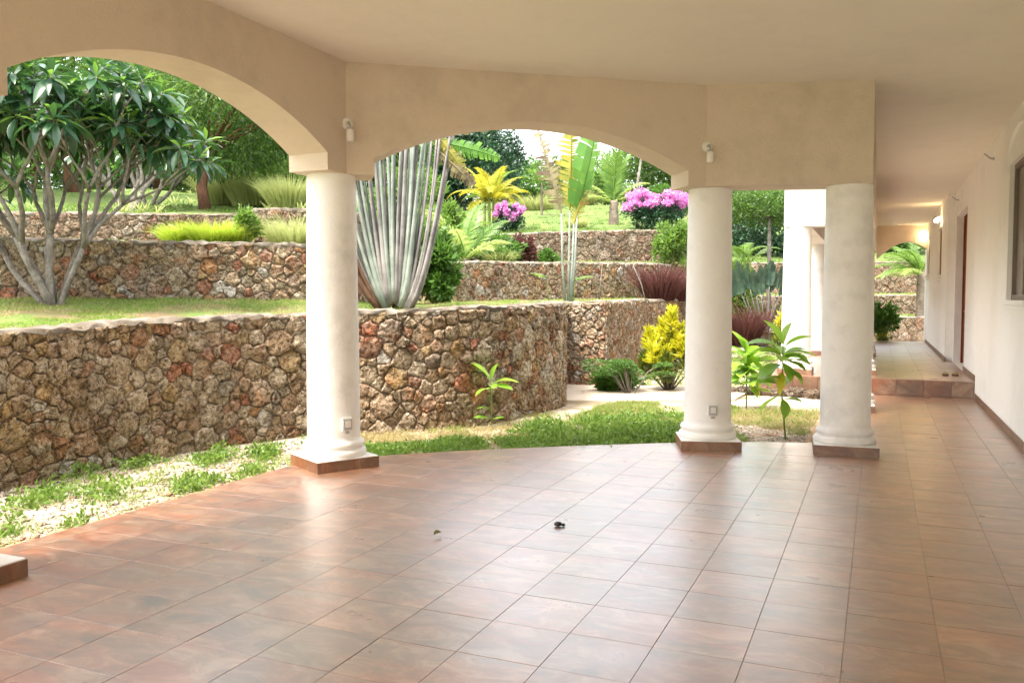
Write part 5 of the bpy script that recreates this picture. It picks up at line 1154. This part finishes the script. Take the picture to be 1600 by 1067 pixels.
# ------------------------------------------------------------------ ground cover, grass and rubble as stuff
def in_px(P, lo, hi): k = np.array([px_of(p[0], p[1]) for p in P]); return (k > lo) & (k < hi)
EA = np.array([(-5.09, 2.4), (-5.09, 4.6), (-5.09, 6.5), (-4.54, 7.32), (-3.8, 8.0), (-2.95, 8.62), (-2.05, 9.22), (-1.3, 9.6)]); WAa = np.array([(-6.84, 2.4), (-6.84, 4.6), (-6.8, 6.4), (-6.15, 8.4), (-5.5, 8.9), (-4.9, 9.45), (-4.4, 11.2), (-3.2, 12.6)])
ku = np.linspace(0, 1, len(EA))
def strip(u, v, u_off=0.0):
    ex, ey = np.interp(u, ku, EA[:, 0]), np.interp(u, ku, EA[:, 1]); wx, wy = np.interp(u, ku, WAa[:, 0]), np.interp(u, ku, WAa[:, 1])
    return ex + (wx - ex) * v, ey + (wy - ey) * v
def cover_patch(n, u0, u1, v0, v1, thr, seed, s=1.5):
    """plan points kept where a broad noise is high, so that cover grows in patches"""
    u = rng.uniform(u0, u1, n * 3); v = rng.uniform(v0, v1, n * 3); x, y = strip(u, v); k = vnoise(x, y, s, seed) + rng.normal(size=len(x)) * 0.18 > thr
    return x[k][:n], y[k][:n]
def tufts(name, x, y, per, spread, L, Wd, mat, h=0.1, upz=0.7, leafy=True):
    n = len(x) * per; X = np.repeat(x, per) + rng.normal(size=n) * spread; Y_ = np.repeat(y, per) + rng.normal(size=n) * spread
    hh = np.repeat(rng.uniform(0.3, 1.0, len(x)), per) * h; Z = garden_z(X, Y_) + rng.random(n) * hh; P = np.stack([X, Y_, Z], 1); D = rand_dirs(n, upz)
    if leafy: return leaf_cloud(name, P, D, rng.uniform(0.6, 1.2, n) * L, rng.uniform(0.7, 1.2, n) * Wd, M[mat], None, 'stuff')
    P[:, 2] = garden_z(X, Y_); return blades(name, P, D, rng.uniform(0.6, 1.2, n) * L, Wd, rng.uniform(0.2, 1, n), M[mat], None, 'stuff')
def not_floor(x, y, m_=0.08):
    d = np.interp(y, [-5, 6.5, 7.32, 8.0, 8.62, 9.22, 9.66, 9.82], [-5.09, -5.09, -4.54, -3.8, -2.95, -2.05, -1.15, -0.63]); k = (x < d - m_) | (y > 9.9); return x[k], y[k]
x1, y1 = cover_patch(230, 0.02, 0.40, 0.05, 0.98, 0.36, 1.3, 2.4); x1, y1 = not_floor(x1, y1)
tufts('ground_cover', x1, y1, 34, 0.055, 0.055, 0.024, 'cover', 0.13, 0.8)
x2, y2 = cover_patch(430, 0.40, 0.95, 0.03, 0.46, -0.12, 2.1, 3.0); x2, y2 = not_floor(x2, y2)
tufts('ground_cover', x2, y2, 34, 0.05, 0.055, 0.024, 'cover', 0.075, 0.7)
x3, y3 = cover_patch(300, 0.74, 1.0, 0.05, 0.66, -0.2, 3.1, 2.0); x3, y3 = not_floor(x3, y3)
tufts('ground_cover', x3, y3, 26, 0.08, 0.075, 0.026, 'cover', 0.16, 0.8)
x4, y4 = cover_patch(420, 0.0, 1.0, 0.05, 1.0, 0.25, 5.0, 1.8); x4, y4 = not_floor(x4, y4)
tufts('grass', x4, y4, 16, 0.045, 0.11, 0.006, 'grass', 0.1, 1.2, False)
x5, y5 = cover_patch(700, 0.45, 1.0, 0.35, 1.0, -0.4, 6.0, 1.2)
tufts('dry_grass', x5, y5, 20, 0.05, 0.09, 0.006, 'dry', 0.1, 1.0, False)
# garden between the two right columns and up to the path
n = 2600; x6 = rng.uniform(-4.0, -0.75, n); y6 = rng.uniform(9.7, 13.0, n); k = (vnoise(x6, y6, 1.3, 4.0) > -0.1) & (y6 > 9.95) & (x6 > -4.0 + (y6 - 9.7) * 0.1); x6, y6 = x6[k], y6[k]
tufts('grass', x6, y6, 14, 0.05, 0.10, 0.006, 'dry', 0.1, 1.1, False)
k = (x6 < -1.8) | (rng.random(len(x6)) < 0.25); tufts('grass', x6[k], y6[k], 16, 0.06, 0.12, 0.008, 'grass', 0.1, 1.1, False)
n = 1500; x7 = rng.uniform(-7, -1.9, n); y7 = rng.uniform(15.6, 27, n); tufts('grass', x7, y7, 14, 0.10, 0.10, 0.012, 'grass', 0.1, 1.1, False)
n = 500; x7 = rng.uniform(-2, 3, n); y7 = rng.uniform(28.4, 30.5, n); tufts('grass', x7, y7, 14, 0.10, 0.14, 0.014, 'cover', 0.1, 1.1, False)
# short turf on the terraces
def turf(name, fn, n, per, L, Wd, mat, thr=-0.3, u=(0, 1), v=(0.02, 0.98), s=0.9, sd=0.0):
    U = rng.uniform(*u, n); Vv = rng.uniform(*v, n); P = np.array([fn(a, b_) for a, b_ in zip(U, Vv)]); P = P[vnoise(P[:, 0], P[:, 1], s, sd) > thr]
    P = np.repeat(P, per, 0) + np.concatenate([rng.normal(size=(len(P) * per, 2)) * 0.06, np.zeros((len(P) * per, 1))], 1); P[:, 2] -= 0.01
    m_ = len(P); return blades(name, P, rand_dirs(m_, 1.3), rng.uniform(0.5, 1.2, m_) * L, Wd, rng.uniform(0.2, 1, m_), M[mat], None, 'stuff')
turf('turf', T1, 4800, 13, 0.07, 0.007, 'grass', -0.02); turf('dry_turf', T1, 2600, 10, 0.07, 0.006, 'dry', -0.3, sd=4.0); turf('turf', T1, 1300, 14, 0.10, 0.008, 'cover', 0.2, sd=2.0)
turf('turf', T2, 2600, 12, 0.12, 0.012, 'bright_grass', -0.3); turf('dry_turf', T2, 900, 10, 0.16, 0.012, 'pale_grass', 0.0, sd=1.0)
turf('turf', hill_fn, 5200, 10, 0.15, 0.022, 'bright_grass', -0.2, (0.18, 0.72), (0.0, 0.62), 0.5); turf('tall_grass', hill_fn, 1500, 12, 0.4, 0.03, 'pale_grass', 0.35, (0.18, 0.74), (0.1, 0.8), 0.35, 3.0)
turf('turf', TB, 500, 12, 0.12, 0.014, 'grass', -0.5); turf('turf', TA, 500, 12, 0.12, 0.014, 'grass', -0.5)
# rubble, gravel
def scatter_pebbles(name, n, x, y, size, mat, sink=0.35): P = np.stack([x, y, garden_z(x, y) + size * (0.5 - sink)], 1); pebbles(name, P, size, mat)
u = rng.uniform(0.0, 0.42, 6500); v = rng.uniform(0.03, 1, 6500); x8, y8 = strip(u, v); k = vnoise(x8, y8, 2.4, 1.3) < 0.42; x8, y8 = not_floor(x8[k], y8[k], 0.1)
scatter_pebbles('rubble', 0, x8, y8, rng.uniform(0.005, 0.022, len(x8)) * (1 + (rng.random(len(x8)) < 0.03) * 1.8), M['pebble'])
u = rng.uniform(0.42, 0.95, 5000); v = rng.uniform(0.02, 0.4, 5000); x9, y9 = strip(u, v); k = vnoise(x9, y9, 3.0, 2.1) < -0.05; x9, y9 = not_floor(x9[k], y9[k], 0.1); scatter_pebbles('rubble', 0, x9, y9, rng.uniform(0.008, 0.028, len(x9)), M['pebble'])
u = rng.uniform(0.35, 1.0, 5000); v = np.abs(rng.normal(size=5000)) * 0.08; x9, y9 = strip(u, v); x9, y9 = not_floor(x9, y9, 0.06); scatter_pebbles('gravel', 0, x9, y9, rng.uniform(0.006, 0.02, len(x9)), M['gravel'])
u = rng.uniform(0.0, 0.30, 4000); v = np.abs(rng.normal(size=4000)) * 0.07; x9, y9 = strip(u, v); x9, y9 = not_floor(x9, y9, 0.06); scatter_pebbles('gravel', 0, x9, y9, rng.uniform(0.006, 0.02, len(x9)), M['gravel'])
n = 7000; xa = rng.normal(-1.05, 0.35, n); ya = rng.normal(10.6, 0.55, n); k = (xa < -0.72) & (ya > 9.95); scatter_pebbles('rubble', 0, xa[k], ya[k], rng.uniform(0.006, 0.03, k.sum()), M['pebble'])
# edging stones before the next house
ed = empty('stone_edging', (-1.5, 14.6, 0), 'dark rubble stone edging before the step of the next house', 'edging'); rs = random.Random(4)
for k in range(16):
    u = k / 15; cx, cy = -2.25 + 1.55 * u + rs.uniform(-0.03, 0.03), 14.9 + 0.05 * math.sin(u * 5) + rs.uniform(-0.04, 0.04); r_ = rs.uniform(0.10, 0.17)
    bm = bmesh.new(); bmesh.ops.create_icosphere(bm, subdivisions=1, radius=r_)
    for v_ in bm.verts: v_.co *= rs.uniform(0.75, 1.2); v_.co.z *= 0.8
    me = bpy.data.meshes.new('stone'); bm.to_mesh(me); bm.free(); finish(me, M['dark_rag'], True); o = bpy.data.objects.new('stone', me); C.objects.link(o); o.location = (cx, cy, ZG + 0.05); keep_world(o, ed)

# ------------------------------------------------------------------ small things lying about
m = MB(); dx, dy = plan(873, 1.58 * FPX / (824 - 465.0)); m.lathe([(0.004, 0.0), (0.024, 0.006), (0.030, 0.016), (0.020, 0.028), (0.004, 0.032)], 12, (dx, dy, 0.001)); m.lathe([(0.003, 0.0), (0.014, 0.006), (0.012, 0.018), (0.002, 0.022)], 10, (dx + 0.034, dy + 0.012, 0.001))
tag(m.build('seed_pod', M['black'], smooth=True), 'small black seed pod lying alone on the tiles', 'seed pod')
lx, ly = plan(675, 1.58 * FPX / (843 - 465.0)); o = bpy.data.objects.new('fallen_leaf', leaf_mesh('fallen_leaf', M['stem'], 0.075, 0.035, 0.5, 0.5, 6, 0.4)); C.objects.link(o); o.location = (lx, ly, 0.02); o.rotation_euler = (0.5, -0.45, 1.1); tag(o, 'small curled dry leaf fallen on the tiles', 'leaf')
for k, (yy, mt, lb) in enumerate(((16.1, 'croton', 'yellow pair of sandals left at the door'), )):
    r_ = empty('sandals', (1.12, yy, ZS), lb, 'sandals')
    for s_ in (0, 1):
        m = MB(); xx = 1.06 + 0.15 * s_; prof = [(-0.04, -0.12), (0.04, -0.12), (0.05, 0.03), (0.035, 0.13), (-0.02, 0.13), (-0.05, 0.05)]
        m.prism([(xx + a, yy + b_ + 0.04 * s_) for a, b_ in prof], ZS + 0.002, ZS + 0.022); so = m.build('sole', M['stalk_b'], r_)
        m = MB(); m.tube([(xx - 0.047, yy + 0.02 + 0.04 * s_, ZS + 0.02), (xx, yy + 0.05 + 0.04 * s_, ZS + 0.065), (xx + 0.047, yy + 0.02 + 0.04 * s_, ZS + 0.02)], 0.014, 6, flat=0.5); t_ = m.build('strap', M[mt], None, smooth=True); t_.parent = so
